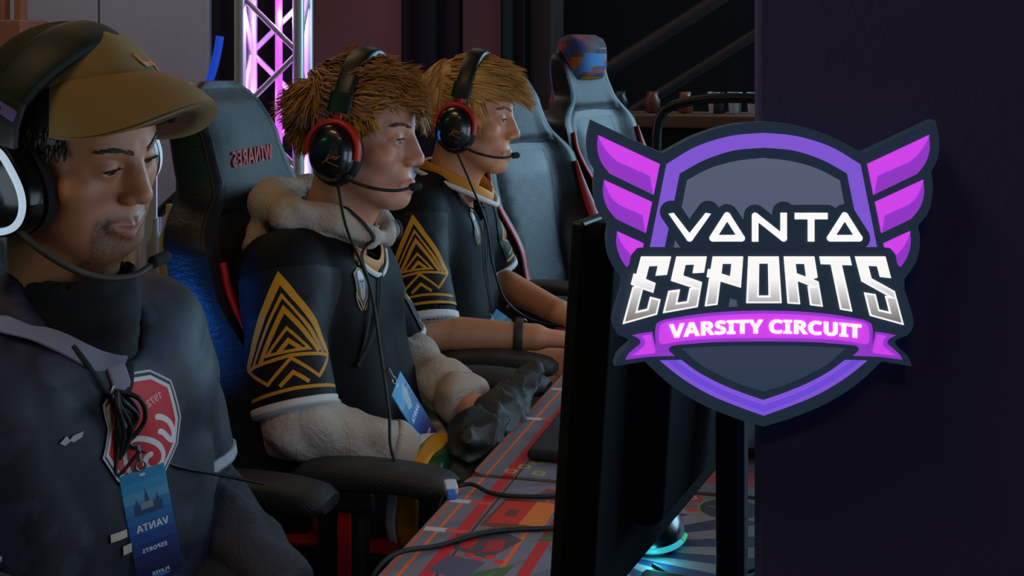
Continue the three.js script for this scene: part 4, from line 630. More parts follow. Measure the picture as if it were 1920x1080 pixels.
// ---- prints
const chevrons = canvasTex(768, 768, (c, W) => {
  c.fillStyle = '#0d0d10'; c.fillRect(0, 0, W, W); c.strokeStyle = '#c98a1e'; c.lineJoin = 'miter';
  const Vv = (ax, ay, lx, ly, rx, ry, w) => { c.lineWidth = w; c.beginPath(); c.moveTo(lx, ly); c.lineTo(ax, ay); c.lineTo(rx, ry); c.stroke(); };
  Vv(384, 60, 90, 520, 690, 520, 46); Vv(384, 160, 150, 530, 640, 530, 18); Vv(384, 170, 140, 500, 650, 540, 10); Vv(384, 240, 200, 500, 580, 520, 30);
  c.lineWidth = 18; c.beginPath(); c.moveTo(384, 350); c.lineTo(270, 480); c.lineTo(520, 480); c.closePath(); c.stroke(); Vv(384, 420, 320, 478, 450, 478, 26);
  c.lineWidth = 20; c.beginPath(); c.moveTo(100, 520); c.lineTo(384, 505); c.lineTo(690, 525); c.lineTo(540, 640); c.lineTo(384, 520); c.lineTo(230, 640); c.closePath(); c.stroke(); Vv(384, 600, 300, 665, 470, 665, 24);
  c.lineWidth = 20; c.beginPath(); c.moveTo(60, 700); c.lineTo(384, 690); c.lineTo(710, 700); c.stroke(); c.lineWidth = 22; c.beginPath(); c.moveTo(0, 756); c.lineTo(W, 756); c.stroke();
});
const crest = canvasTex(256, 384, (c) => { // knight helmet in a gold laurel shield
  c.clearRect(0, 0, 256, 384); c.strokeStyle = '#a8843c'; c.lineWidth = 12; c.beginPath(); c.moveTo(128, 14); c.lineTo(214, 50); c.lineTo(206, 220); c.lineTo(128, 330); c.lineTo(50, 220); c.lineTo(42, 50); c.closePath(); c.fillStyle = '#20222a'; c.fill(); c.stroke();
  c.fillStyle = '#c9ccd6'; c.beginPath(); c.ellipse(128, 92, 48, 60, 0, 0, 7); c.fill(); c.fillStyle = '#8d93a2'; c.beginPath(); c.moveTo(82, 100); c.lineTo(100, 240); c.lineTo(128, 270); c.lineTo(156, 240); c.lineTo(174, 100); c.fill(); c.fillStyle = '#15161c'; c.fillRect(96, 112, 64, 12); c.fillRect(122, 112, 12, 90);
  c.fillStyle = '#b08a38'; c.beginPath(); c.moveTo(110, 170); c.lineTo(146, 170); c.lineTo(140, 240); c.lineTo(128, 256); c.lineTo(116, 240); c.fill();
  c.fillStyle = '#8a6a2c'; for (let i = 0; i < 9; i++) for (const s of [-1, 1]) { c.save(); c.translate(128 + s * (88 - i * i * 0.9), 210 + i * 16); c.rotate(s * (0.5 + i * 0.08)); c.beginPath(); c.ellipse(0, 0, 7, 18, 0, 0, 7); c.fill(); c.restore(); }
});
const redCrest = canvasTex(512, 640, (c) => { // red shield with white script flourish and mirrored year
  c.clearRect(0, 0, 512, 640); const sh = (k) => { c.beginPath(); const q = [[150, 60], [256, 40], [380, 70], [470, 150], [480, 330], [440, 440], [256, 600], [80, 460], [20, 330], [90, 230], [90, 120]]; q.forEach(([x, y], i) => c[i ? 'lineTo' : 'moveTo'](256 + (x - 256) * k, 320 + (y - 320) * k)); c.closePath(); };
  c.fillStyle = '#141626'; sh(1); c.fill(); c.strokeStyle = '#b8b4b4'; c.lineWidth = 10; c.stroke(); sh(0.9); c.fillStyle = '#c3141f'; c.fill(); c.strokeStyle = '#cfc8c4'; c.lineWidth = 18; c.stroke();
  c.strokeStyle = '#d8cfcb'; c.lineCap = 'round'; c.lineWidth = 26; c.beginPath(); c.moveTo(190, 530); c.bezierCurveTo(120, 400, 150, 300, 230, 330); c.bezierCurveTo(330, 370, 380, 470, 300, 490); c.bezierCurveTo(230, 500, 220, 420, 270, 420); c.stroke(); c.beginPath(); c.moveTo(340, 270); c.bezierCurveTo(420, 300, 440, 380, 410, 410); c.bezierCurveTo(380, 400, 370, 350, 340, 340); c.stroke();
  c.fillStyle = '#d0a0a0'; c.save(); c.translate(400, 200); c.scale(-1, 1); c.rotate(0.12); c.font = 'bold 46px sans-serif'; c.fillText('1972', 0, 0); c.restore(); c.save(); c.translate(190, 260); c.scale(-1, 1); c.font = 'bold 40px sans-serif'; c.fillText('EST', 0, 0); c.restore();
});
const badgeArt = (v) => canvasTex(256, 640, (c, W, H) => {
  const bands = ['#2f8fc0', '#3b9aca', '#5aa4cc', '#3a86ba', '#2f74b4', '#2a62a6', '#2c4f96', '#2b3f80', '#2a3268', '#262a56', '#22244a']; bands.forEach((b, i) => { c.fillStyle = b; c.fillRect(0, i * H / 11, W, H / 11 + 1); });
  c.fillStyle = '#d8dee6'; c.beginPath(); c.ellipse(128, 26, 18, 8, 0, 0, 7); c.fill();
  if (v === 0) { c.fillStyle = '#35507e'; for (const [x, h] of [[70, 90], [128, 140], [186, 95]]) { c.beginPath(); c.moveTo(x - 26, 240); c.lineTo(x, 240 - h); c.lineTo(x + 26, 240); c.fill(); } c.fillRect(50, 190, 160, 60); c.fillStyle = '#8b93a8'; c.fillRect(90, 180, 70, 40); }
  else { c.fillStyle = '#a9b6c8'; c.beginPath(); c.moveTo(190, 60); c.lineTo(120, 110); c.lineTo(90, 240); c.lineTo(150, 260); c.lineTo(200, 150); c.fill(); c.fillStyle = '#4a5fa0'; for (let i = 0; i < 4; i++) c.fillRect(200, 90 + i * 55, 36, 36); }
  c.save(); c.translate(226, 340); c.scale(-1, 1); c.fillStyle = '#e6ecf4'; c.font = 'bold 56px sans-serif'; c.fillText('VANTA', 0, 0); c.font = 'bold 34px sans-serif'; c.fillText('ESPORTS', 30, 460 - 340 + (v ? 90 : 0)); c.font = 'bold 28px sans-serif'; c.fillText('PLAYER', 40, 260); c.restore();
  c.fillStyle = '#3c7ad8'; c.beginPath(); c.ellipse(128, 610, 60, 9, 0, 0, 7); c.fill();
});
function badge(m, art, label) { const t = thing('badge', label, 'badge', [0, 0, 0], 0, 'printed event badges'); settle(t, m); const g = rbox(0.056, 0.135, 0.0022, 0.001); const p = g.attributes.position, uv = g.attributes.uv; for (let i = 0; i < p.count; i++) uv.setXY(i, p.getX(i) / 0.056 + 0.5, p.getY(i) / 0.135 + 0.5); part('card', g, mat(0xffffff, 0.35, { map: art }), t); part('clip', flat([new THREE.TorusGeometry(0.006, 0.0016, 8, 20).translate(0, 0.073, 0), rod([0, 0.078, 0], [0, 0.098, 0.001], 0.0035)]), M.steel, t); return t; }

// ---- headset of the two far players (head-local)
function redHeadset(m, label, mic, blueGlint) {
  const t = thing('gaming_headset', label, 'headset', [0, 0, 0], 0, 'black and red gaming headsets'); settle(t, m);
  const TI = 0.12, tiltY = (p) => { const y = p[1] + 0.005, z = p[2] + 0.006; return [p[0], y * Math.cos(TI) - z * Math.sin(TI) - 0.005, y * Math.sin(TI) + z * Math.cos(TI) - 0.006]; };
  const arc = (a0, a1, rx, ry, n) => Array.from({ length: n }, (_, i) => { const a = mix(a0, a1, i / (n - 1)); return tiltY([Math.cos(a) * rx, 0.03 + Math.sin(a) * ry, -0.006]); });
  part('headband', sweep(arc(0.42, Math.PI - 0.42, 0.095, 0.122, 36), (q) => oval(0.0165 + 0.004 * Math.sin(q * Math.PI), 0.0085 + 0.002 * Math.sin(q * Math.PI), 16, 0.7), V(0, -Math.sin(TI), 1)), mat(0x1c1b17, 0.42), t);
  part('headband_pad', sweep(arc(0.7, Math.PI - 0.7, 0.085, 0.11, 24), oval(0.016, 0.006, 12, 0.8), V(0, 0, 1)), mat(0x6a6464, 0.8), t);
  for (const s of [-1, 1]) {
    const f = (p) => tiltY([s * p[0], p[1], p[2]]);
    part('adjuster', sweep([f([0.088, 0.085, -0.006]), f([0.0925, 0.068, -0.006]), f([0.0945, 0.052, -0.006])], oval(0.021, 0.0075, 14, 0.55), V(0, 0, 1)), mat(0x161613, 0.35), t);
    part('slider', sweep([f([0.095, 0.058, -0.006]), f([0.0965, 0.03, -0.006])], oval(0.007, 0.003, 10, 0.6), V(0, 0, 1)), mat(0xb81420, 0.4), t);
    part('yoke', sweep(Array.from({ length: 22 }, (_, i) => { const a = mix(-0.15, Math.PI + 0.15, i / 21); return f([0.0975, -0.012 + Math.sin(a) * 0.05, -0.006 + Math.cos(a) * 0.045]); }), oval(0.008, 0.0052, 10, 0.6), V(s, 0, 0)), mat(0xc2271a, 0.4), t, 'red metal yoke');
    const cup = lathe([[0, 0.03], [0.018, 0.029], [0.03, 0.025], [0.037, 0.018], [0.0395, 0.01], [0.0395, -0.004], [0.034, -0.008], [0, -0.008]], 40).scale(1, 1, 1.2).rotateZ(-s * Math.PI / 2);
    // lathe axis now along x; its z extent is height: turn so the long side is vertical
    const turnUp = (g) => g.rotateX(Math.PI / 2).translate(s * 0.094, -0.014, -0.006);
    part('ear_cup', turnUp(cup), mat(0x0b0c0c, 0.35, { clearcoat: 1, clearcoatRoughness: 0.12 }), t);
    const cu = lathe([[0.022, -0.005], [0.024, -0.022], [0.034, -0.028], [0.044, -0.022], [0.0475, -0.008], [0.044, 0.002], [0.03, 0.002]], 40).scale(1, 1, 1.2).rotateZ(-s * Math.PI / 2); part('ear_cushion', turnUp(cu), mat(0x0d0d0e, 0.6), t);
    const lg = [[[-0.012, -0.006], [0, 0.002], [0.014, 0.004]], [[0.0, 0.008], [-0.006, -0.002], [0.016, -0.012]], [[0.004, 0.006], [0.01, 0.0], [0.017, 0.006]]].map((q) => tube(q.map(([a, b]) => [s * (0.1245 - 0.0), -0.022 + b, 0.0 + a]), 0.0009, 8, 5)); part('logo', flat(lg), mat(0xb0601c, 0.5), t, 'small orange line logo');
  }
  if (mic) { part('microphone_boom', tube([[-0.1, -0.052, 0.015], [-0.1, -0.062, 0.04], [-0.092, -0.07, 0.075], [-0.075, -0.072, 0.1], [-0.05, -0.068, 0.118]], 0.0028, 30, 8), M.cable, t); part('boom_socket', lathe([[0, 0.009], [0.0075, 0.008], [0.0075, -0.008], [0, -0.009]], 16).rotateX(1.2).translate(-0.1, -0.054, 0.02), M.plastic, t); part('microphone', new THREE.CapsuleGeometry(0.0068, 0.01, 6, 14).rotateX(1.5).rotateY(0.9).translate(-0.046, -0.0675, 0.12), M.rubber, t); }
  if (blueGlint) part('light_ring', tube([[-0.118, -0.02, -0.034], [-0.116, -0.03, -0.036], [-0.113, -0.04, -0.033]], 0.003, 10, 8), glow(new THREE.Color(0.02, 0.12, 0.7), 0.6), t);  // blue reflection on the near cup, put in as a small glowing arc
  return t;
}
// ================================================================ middle player: black jersey over a grey hoodie
const P2 = person({
  label: 'player with brown wavy hair in black and gold jersey over grey hoodie', pos: [-0.28, 0, -2.14], skin: 0xc08268, lip: 0xb4645c, hairColor: 0x6b4426, browColor: 0x4a3220, iris: 0x3c4850, gaze: [0.0, -0.06, 1], cell: 0.0022,
  head: { pos: [0, 1.2, 0], yaw: -0.03, pitch: 0.03, roll: 0 }, shape: { w: 0.98, jaw: 1.0, nose: 1.0, slit: 0.0042, chin: 0.007 }, neckR: 0.05,
  J: { pelvis: [0, 0.66, -0.03], belly: [0, 0.78, -0.045], chest: [0, 0.93, -0.065], neck: [0, 1.045, -0.05], sR: [-0.188, 1.0, -0.07], sL: [0.175, 0.997, -0.095], eR: [-0.248, 0.785, -0.005], eL: [0.235, 0.785, -0.015], wR: [-0.165, 0.715, 0.15], wL: [0.045, 0.742, 0.19], hR: [-0.095, 0.645, -0.03], hL: [0.095, 0.645, -0.03], kR: [-0.14, 0.59, 0.3], kL: [0.14, 0.58, 0.32], aR: [-0.14, 0.09, 0.27], aL: [0.14, 0.09, 0.3] },
  hands: { R: { f: norm3([0.6, -0.5, 0.5]), d: norm3([0, -1, -0.5]), s: norm3([0.6, 0, -0.7]), curl: 0.6 }, L: { f: norm3([-0.6, -0.25, 0.7]), d: [0, -1, 0], s: norm3([-0.7, 0, -0.6]), curl: 0.6 } },
  hair: {
    count: 4600, width: 0.0015, wave: 0.45, swirl: 1.3, gravity: 0.16, body: 0.01, lowest: -0.4,
    edge: (r) => r.y - (r.z > 0.055 ? 0.062 : r.z > 0.02 ? mix(0.0, 0.062, (r.z - 0.02) / 0.035) : mix(-0.055, 0.0, clamp((r.z + 0.08) / 0.1))),
    on(r) { return this.edge(r) > -0.004; },
    style: (r) => { const f = r.y > 0.05 ? V(-r.x * 2.2, r.z > 0.05 ? -0.55 : -0.05, 1) : V(0, -1, r.z > 0 ? 0.35 : -0.15); if (r.z < -0.05 && r.y > 0.03) f.set(-r.x * 1.5, -0.5, r.y > 0.1 ? 0.6 : -0.4); return { flow: f.normalize(), len: r.y > 0.06 ? (r.z > 0.03 ? 0.062 : 0.06) : 0.034, lift: r.y > 0.06 ? 0.75 : 0.25 }; },
    color: (r) => lerp3(lin(0x74461f), lin(0xc98a44), clamp(0.55 + N3(r.x * 60, r.y * 60, r.z * 60) * 0.7)),
  },
});
{
  const J = { pelvis: [0, 0.66, -0.03], belly: [0, 0.78, -0.045], chest: [0, 0.93, -0.065], neck: [0, 1.045, -0.05], sR: [-0.188, 1.0, -0.07], sL: [0.175, 0.997, -0.095], eR: [-0.248, 0.785, -0.005], eL: [0.235, 0.785, -0.015], wR: [-0.165, 0.715, 0.15], wL: [0.045, 0.742, 0.19] };
  const t = P2.t, torso = torsoField(J, 1, 0.008), along = (a, b, x, y, z) => ((x - a[0]) * (b[0] - a[0]) + (y - a[1]) * (b[1] - a[1]) + (z - a[2]) * (b[2] - a[2])) / ((b[0] - a[0]) ** 2 + (b[1] - a[1]) ** 2 + (b[2] - a[2]) ** 2);
  const jersey = (x, y, z) => {
    let d = torso(x, y, z) + fold(x, y, z, [9, 5, 9], 0.004);
    for (const s of ['R', 'L']) { const a = J['s' + s], b = J['e' + s]; let c = cap(x, y, z, a, b, 0.062, 0.064) + fold(x, y, z, [7, 12, 7], 0.0035); c = smax(c, (along(a, b, x, y, z) - 0.93) * 0.26, 0.004); d = smin(d, c, 0.035); }
    d = smax(d, 0.665 - y + 0.02 * Math.sin(x * 20), 0.01);
    return smax(d, -cap(x, y, z, [0, 1.0, -0.04], [0, 1.2, -0.02], 0.062, 0.075), 0.008);
  };
  part('jersey', meshField(jersey, [-0.36, 0.63, -0.24], [0.36, 1.12, 0.17], 0.0062), cloth(0x08080a, 0.68, { sheen: 0, specularIntensity: 0.3 }), t, 'black glossy jersey');
  const pr = cloth(0xffffff, 0.6, { map: chevrons, sheen: 0, specularIntensity: 0.4 });
  part('sleeve_print', sleevePrint(jersey, J.sR, J.eR, 0.02, 0.9, 1.65, [-1, 0.1, 0.55]), pr, t, 'gold chevrons on the sleeve'); part('sleeve_print', sleevePrint(jersey, J.sL, J.eL, 0.02, 0.9, 1.35, [1, 0.1, 0.3]), pr, t, 'gold chevrons on the sleeve');
  const white = cloth(0xd4d0cc, 0.7), gold = cloth(0xc27a18, 0.6);
  for (const s of ['R', 'L']) part('sleeve_cuff', cuffRing(jersey, J['s' + s], J['e' + s], 0.875, 0.945, 0.004), white, t, 'white cuff of the jersey sleeve');
  part('crest', patch(jersey, [-0.2, 0.962, 0.3], [0.4, 0, -1], [0.06, 1, 0], 0.05, 0.078, 0.0022), new THREE.MeshPhysicalMaterial({ map: crest, transparent: true, roughness: 0.6 }), t, 'silver helmet crest');
  // hoodie
  const ringPts = [[0, 1.035, 0.05], [-0.05, 1.045, 0.035], [-0.09, 1.072, -0.02], [-0.112, 1.085, -0.08], [-0.075, 1.098, -0.135], [0, 1.102, -0.15], [0.075, 1.098, -0.135], [0.112, 1.085, -0.08], [0.09, 1.072, -0.02], [0.05, 1.045, 0.035]];
  const inPts = ringPts.map(([x, y, z]) => [x * 0.72, y + 0.014, (z + 0.045) * 0.74 - 0.045]);
  const hoodie = (x, y, z) => {
    let d = 9;
    for (const s of ['R', 'L']) { const a = J['s' + s], b = J['e' + s], c = J['w' + s]; const f = fold(x, y, z, [15, 15, 15], 0.008); let e = smin(cap(x, y, z, [mix(a[0], b[0], 0.5), mix(a[1], b[1], 0.5), mix(a[2], b[2], 0.5)], b, 0.05, 0.054), cap(x, y, z, b, c, 0.056, 0.047), 0.03) + f; e = smax(e, (along(b, c, x, y, z) - 0.97) * 0.2, 0.006); d = Math.min(d, e); }
    let r = 9; const rad = [0.018, 0.022, 0.03, 0.036, 0.036, 0.034, 0.036, 0.036, 0.03, 0.022]; for (let i = 0; i < 10; i++) r = smin(r, cap(x, y, z, ringPts[i], ringPts[(i + 1) % 10], rad[i], rad[(i + 1) % 10]), 0.012);
    let r2 = 9; for (let i = 0; i < 10; i++) r2 = Math.min(r2, cap(x, y, z, inPts[i], inPts[(i + 1) % 10], 0.012, 0.012)); r = smin(r, r2, 0.004);
    r = smin(r, ell(x, y, z, 0, 1.035, -0.145, 0.125, 0.062, 0.048), 0.02) + fold(x, y, z, [13, 17, 13], 0.008); r = smax(r, -cap(x, y, z, [0, 0.98, -0.035], [0, 1.25, -0.02], 0.05, 0.062), 0.008);
    return Math.min(d, r);
  };
  part('hoodie', boxUV(meshField(hoodie, [-0.36, 0.66, -0.24], [0.36, 1.17, 0.28], 0.0056)), cloth(0xb4a698, 0.95, { sheen: 0.2, bumpMap: grainTex, bumpScale: 0.0025 }), t, 'grey fleece hoodie with hood down');
  for (const s of ['R', 'L']) part('hoodie_cuff', cuffRing(hoodie, J['e' + s], J['w' + s], 0.78, 0.97, 0.002, 0.1), cloth(0xaa9c8e, 0.95), t);
  part('collar', sweep(spline([[-0.07, 1.03, 0.02], [-0.04, 1.01, 0.05], [0, 0.998, 0.063], [0.04, 1.01, 0.05], [0.07, 1.03, 0.02]].map((p) => { const h = hit(jersey, [p[0], p[1] - 0.012, 0.4], [0, 0, -1]); return [p[0], p[1] - 0.012, 0.4 - (h ?? 0.35) + 0.003]; }), 20), oval(0.003, 0.012, 10), V(0, 0, 1)), gold, t, 'gold collar edge');
  part('collar_edge', sweep(spline([[-0.07, 1.014, 0], [-0.04, 0.994, 0], [0, 0.982, 0], [0.04, 0.994, 0], [0.07, 1.014, 0]].map((p) => { const h = hit(jersey, [p[0], p[1] - 0.01, 0.4], [0, 0, -1]); return [p[0], p[1] - 0.01, 0.4 - (h ?? 0.35) + 0.003]; }), 20), oval(0.003, 0.005, 10), V(0, 0, 1)), white, t);
  // shorts: green satin with white and yellow hem
  const leg = (x, y, z, s) => cap(x, y, z, [s * 0.095, 0.645, -0.03], [s * 0.15, 0.65, 0.2], 0.105, 0.098);
  const shorts = (x, y, z) => { let d = cap(x, y, z, [-0.075, 0.66, -0.03], [0.075, 0.66, -0.03], 0.118, 0.118); for (const s of [-1, 1]) d = smin(d, leg(x, y, z, s), 0.03); d += fold(x, y, z, [12, 10, 14], 0.007); return smax(d, z - 0.215, 0.006); };
  part('shorts', meshField(shorts, [-0.3, 0.51, -0.2], [0.3, 0.79, 0.26], 0.007), cloth(0x1f4a2c, 0.35), t, 'green satin shorts');
  for (const s of [-1, 1]) { const a = [s * 0.095, 0.645, -0.03], b = [s * 0.15, 0.65, 0.2]; part('hem_band', cuffRing(shorts, a, b, 0.8, 0.88, 0.003, 0.16), white, t, 'white hem stripe'); part('hem_band', cuffRing(shorts, a, b, 0.88, 1.03, 0.003, 0.16), cloth(0xd99a14, 0.5), t, 'yellow hem stripe'); }
  const trousers = (x, y, z) => { let d = 9; for (const s of [-1, 1]) { d = Math.min(d, smin(cap(x, y, z, [s * 0.13, 0.62, 0.1], [s * 0.14, 0.59, 0.3], 0.075, 0.068), cap(x, y, z, [s * 0.14, 0.59, 0.3], [s * 0.14, 0.14, 0.28], 0.068, 0.055), 0.03)); } return d + fold(x, y, z, [9, 9, 9], 0.005); };
  part('leggings', meshField(trousers, [-0.26, 0.06, 0.0], [0.26, 0.72, 0.42], 0.011), cloth(0x15151a, 0.7), t);
  for (const s of [-1, 1]) part('shoe', meshField((x, y, z) => smax(smin(cap(x, y, z, [s * 0.14, 0.045, 0.25], [s * 0.14, 0.035, 0.45], 0.048, 0.042), cap(x, y, z, [s * 0.14, 0.1, 0.26], [s * 0.14, 0.05, 0.3], 0.05, 0.05), 0.03), 0.002 - y, 0.005), [s * 0.14 - 0.07, -0.01, 0.17], [s * 0.14 + 0.07, 0.17, 0.52], 0.009), mat(0x1b1b1d, 0.6), t);
  // headset, cable, lanyard, badge
  redHeadset(worldOf(P2, P2.hm), 'black and red headset worn by the brown haired middle player', true);
  const both = (x, y, z) => Math.min(jersey(x, y, z), hoodie(x, y, z)), W = worldOf(P2);
  const la = thing('lanyard', 'black lanyard around the neck of the middle player', 'lanyard', [0, 0, 0], 0, 'neck lanyards'); settle(la, W);
  part('strap', ribbonOn(both, [[-0.072, 1.1], [-0.07, 1.04], [-0.072, 0.98], [-0.095, 0.9], [-0.12, 0.845]], 0.011, 0.004), M.rubber, la); part('strap', ribbonOn(both, [[0.052, 1.06], [0.03, 1.01], [-0.02, 0.96], [-0.09, 0.88], [-0.124, 0.845]], 0.011, 0.005), M.rubber, la);
  const bz = 0.5 - (hit(both, [-0.13, 0.8, 0.5], [0, 0, -1], 0.9) ?? 0.45);
  badge(W.clone().multiply(new THREE.Matrix4().compose(V(-0.128, 0.776, 0.142), new THREE.Quaternion().setFromEuler(new THREE.Euler(-0.3, -0.1, 0.5)), V(1, 1, 1))), badgeArt(1), 'tilted blue badge hanging at the lap of the middle player');
  const cab = tagged('headset_cable', [tube([[-0.1, 1.135, 0.0], [-0.115, 1.07, 0.02], [-0.135, 0.98, 0.068], [-0.165, 0.88, 0.098], [-0.215, 0.8, 0.13], [-0.28, 0.755, 0.16], [-0.3, 0.7, 0.21], [-0.2, 0.62, 0.28]], 0.0026, 70, 8)], M.cable, 'thin black headset cable down the front of the middle player', 'cable'); settle(cab, W);
}
// ================================================================ blond player
const J3 = { pelvis: [0, 0.66, -0.05], belly: [0, 0.78, -0.065], chest: [0, 0.93, -0.075], neck: [0, 1.045, -0.05], sR: [-0.185, 1.0, -0.075], sL: [0.185, 1.0, -0.07], eR: [-0.26, 0.775, -0.02], eL: [0.235, 0.81, -0.02], wR: [-0.215, 0.768, 0.2], wL: [0.03, 0.772, 0.2], hR: [-0.095, 0.63, -0.05], hL: [0.095, 0.63, -0.05], kR: [-0.14, 0.6, 0.3], kL: [0.14, 0.6, 0.3], aR: [-0.14, 0.09, 0.27], aL: [0.14, 0.09, 0.3] };
const P3 = person({
  label: 'blond player in black and gold short sleeved jersey, hands on the desk', pos: [-0.298, 0, -2.87], skin: 0xcf8a64, lip: 0xb4665a, hairColor: 0xb07a3c, browColor: 0x7a5530, iris: 0x52616a, gaze: [0.0, -0.12, 1], cell: 0.0028,
  head: { pos: [0, 1.2, 0], yaw: 0.02, pitch: 0.06 }, shape: { w: 0.96, jaw: 0.98, nose: 0.96, slit: 0.0042, chin: 0.005 }, neckR: 0.048, J: J3,
  hands: { R: { f: norm3([0.25, -0.1, 0.95]), d: [0, -1, 0], s: norm3([1, 0, -0.25]), curl: 0.38 }, L: { f: norm3([-0.25, -0.08, 0.95]), d: [0, -1, 0], s: norm3([-1, 0, -0.25]), curl: 0.38 } },
  hair: {
    count: 3800, width: 0.0017, wave: 0.08, swirl: 0.35, gravity: 0.2, body: 0.01, lowest: -0.4,
    edge: (r) => r.y - (r.z > 0.055 ? 0.066 : r.z > 0.02 ? mix(-0.01, 0.066, (r.z - 0.02) / 0.035) : mix(-0.06, -0.01, clamp((r.z + 0.08) / 0.1))), on(r) { return this.edge(r) > -0.004; },
    style: (r) => { const f = r.y > 0.05 ? V(-r.x * 2, r.z > 0.04 ? -0.35 : 0.0, 1) : V(0, -1, r.z > 0 ? 0.4 : -0.1); if (r.z < -0.05 && r.y > 0.0) f.set(-r.x, -1, -0.1); return { flow: f.normalize(), len: r.y > 0.06 ? (r.z > 0.04 ? 0.075 : 0.085) : 0.045, lift: r.y > 0.06 ? 0.4 : 0.2 }; },
    color: (r) => lerp3(lin(0xa06a32), lin(0xe6b068), clamp(0.55 + N3(r.x * 70, r.y * 20, r.z * 20) * 0.7)),
  },
});
{
  const t = P3.t, J = J3, torso = torsoField(J, 0.98, 0.01), along = (a, b, x, y, z) => ((x - a[0]) * (b[0] - a[0]) + (y - a[1]) * (b[1] - a[1]) + (z - a[2]) * (b[2] - a[2])) / ((b[0] - a[0]) ** 2 + (b[1] - a[1]) ** 2 + (b[2] - a[2]) ** 2);
  const jersey = (x, y, z) => {
    let d = torso(x, y, z) + fold(x, y, z, [9, 5, 9], 0.005);
    for (const s of ['R', 'L']) { const a = J['s' + s], b = J['e' + s]; let c = cap(x, y, z, a, b, 0.064, 0.074) + fold(x, y, z, [7, 12, 7], 0.004); c = smax(c, (along(a, b, x, y, z) - 0.95) * 0.26, 0.004); c = smax(c, -Math.max(cap(x, y, z, a, b, 0.05, 0.062), (0.82 - along(a, b, x, y, z)) * 0.26), 0.004); d = smin(d, c, 0.035); }
    d = smax(d, 0.665 - y + 0.02 * Math.sin(x * 20), 0.01); return smax(d, -cap(x, y, z, [0, 1.0, -0.035], [0, 1.2, -0.0], 0.062, 0.085), 0.008);
  };
  part('jersey', meshField(jersey, [-0.36, 0.63, -0.24], [0.36, 1.12, 0.17], 0.007), cloth(0x08080a, 0.68, { sheen: 0, specularIntensity: 0.3 }), t, 'black glossy jersey');
  const pr = cloth(0xffffff, 0.6, { map: chevrons, sheen: 0, specularIntensity: 0.4 }), white = cloth(0xd4d0cc, 0.7);
  part('sleeve_print', sleevePrint(jersey, J.sR, J.eR, 0.02, 0.82, 1.35, [-1, 0.1, 0.4]), pr, t, 'gold chevrons on the sleeve'); part('sleeve_print', sleevePrint(jersey, J.sL, J.eL, 0.02, 0.82, 1.35, [0.75, 0.1, 0.6]), pr, t, 'gold chevrons on the sleeve');
  for (const s of ['R', 'L']) part('sleeve_cuff', cuffRing(jersey, J['s' + s], J['e' + s], 0.87, 0.955, 0.004), white, t, 'white cuff of the jersey sleeve');
  part('crest', patch(jersey, [-0.13, 0.965, 0.3], [0.25, 0, -1], [0.03, 1, 0], 0.055, 0.085, 0.0022), new THREE.MeshPhysicalMaterial({ map: crest, transparent: true, roughness: 0.6 }), t, 'silver helmet crest');
  const ring = (k, y0, o) => Array.from({ length: 28 }, (_, i) => { const a = i / 28 * 2 * Math.PI, x = Math.sin(a) * 0.073 * k, z = -0.03 + Math.cos(a) * 0.078 * k; return V(x, y0 - 0.035 * Math.cos(a) + 0.018 * Math.abs(Math.sin(a)) + o, z); });
  part('collar', sweep(ring(1.0, 1.058, 0), oval(0.016, 0.006, 12), (q, p) => V(p.x * 0.6, 0.5, (p.z + 0.03) * 0.6).negate(), true), cloth(0xd0861a, 0.6), t, 'gold collar'); part('collar_edge', sweep(ring(1.17, 1.046, 0), oval(0.006, 0.006, 10), (q, p) => V(0, 1, 0), true), white, t, 'white collar edge');
  const shorts = (x, y, z) => { let d = cap(x, y, z, [-0.075, 0.65, -0.05], [0.075, 0.65, -0.05], 0.116, 0.116); for (const s of [-1, 1]) d = smin(d, cap(x, y, z, [s * 0.095, 0.635, -0.05], [s * 0.13, 0.63, 0.13], 0.1, 0.094), 0.03); d += fold(x, y, z, [11, 11, 13], 0.006); return smax(d, z - 0.11, 0.006); };
  part('shorts', meshField(shorts, [-0.3, 0.5, -0.2], [0.3, 0.79, 0.2], 0.008), cloth(0x4a493e, 0.8), t, 'olive grey shorts');
  for (const s of [-1, 1]) part('shoe', meshField((x, y, z) => smax(smin(cap(x, y, z, [s * 0.14, 0.045, 0.25], [s * 0.14, 0.035, 0.45], 0.048, 0.042), cap(x, y, z, [s * 0.14, 0.1, 0.26], [s * 0.14, 0.05, 0.3], 0.05, 0.05), 0.03), 0.002 - y, 0.005), [s * 0.14 - 0.07, -0.01, 0.17], [s * 0.14 + 0.07, 0.17, 0.52], 0.009), mat(0x1b1b1d, 0.6), t);
  redHeadset(worldOf(P3, P3.hm), 'black and red headset worn by the blond player', true, true);
  const W = worldOf(P3), la = thing('lanyard', 'black lanyard around the neck of the blond player', 'lanyard', [0, 0, 0], 0, 'neck lanyards'); settle(la, W);
  part('strap', ribbonOn(jersey, [[-0.06, 1.06], [-0.045, 1.0], [-0.03, 0.94], [-0.02, 0.85], [-0.02, 0.78]], 0.009, 0.005), M.rubber, la); part('strap', ribbonOn(jersey, [[0.06, 1.06], [0.04, 1.0], [0.015, 0.94], [-0.01, 0.85], [-0.018, 0.78]], 0.009, 0.005), M.rubber, la);
  badge(W.clone().multiply(new THREE.Matrix4().compose(V(-0.02, 0.735, 0.1), new THREE.Quaternion().setFromEuler(new THREE.Euler(-0.5, -0.9, 0.5)), V(0.8, 0.8, 0.8))), badgeArt(0), 'small dark blue badge hanging before the blond player');
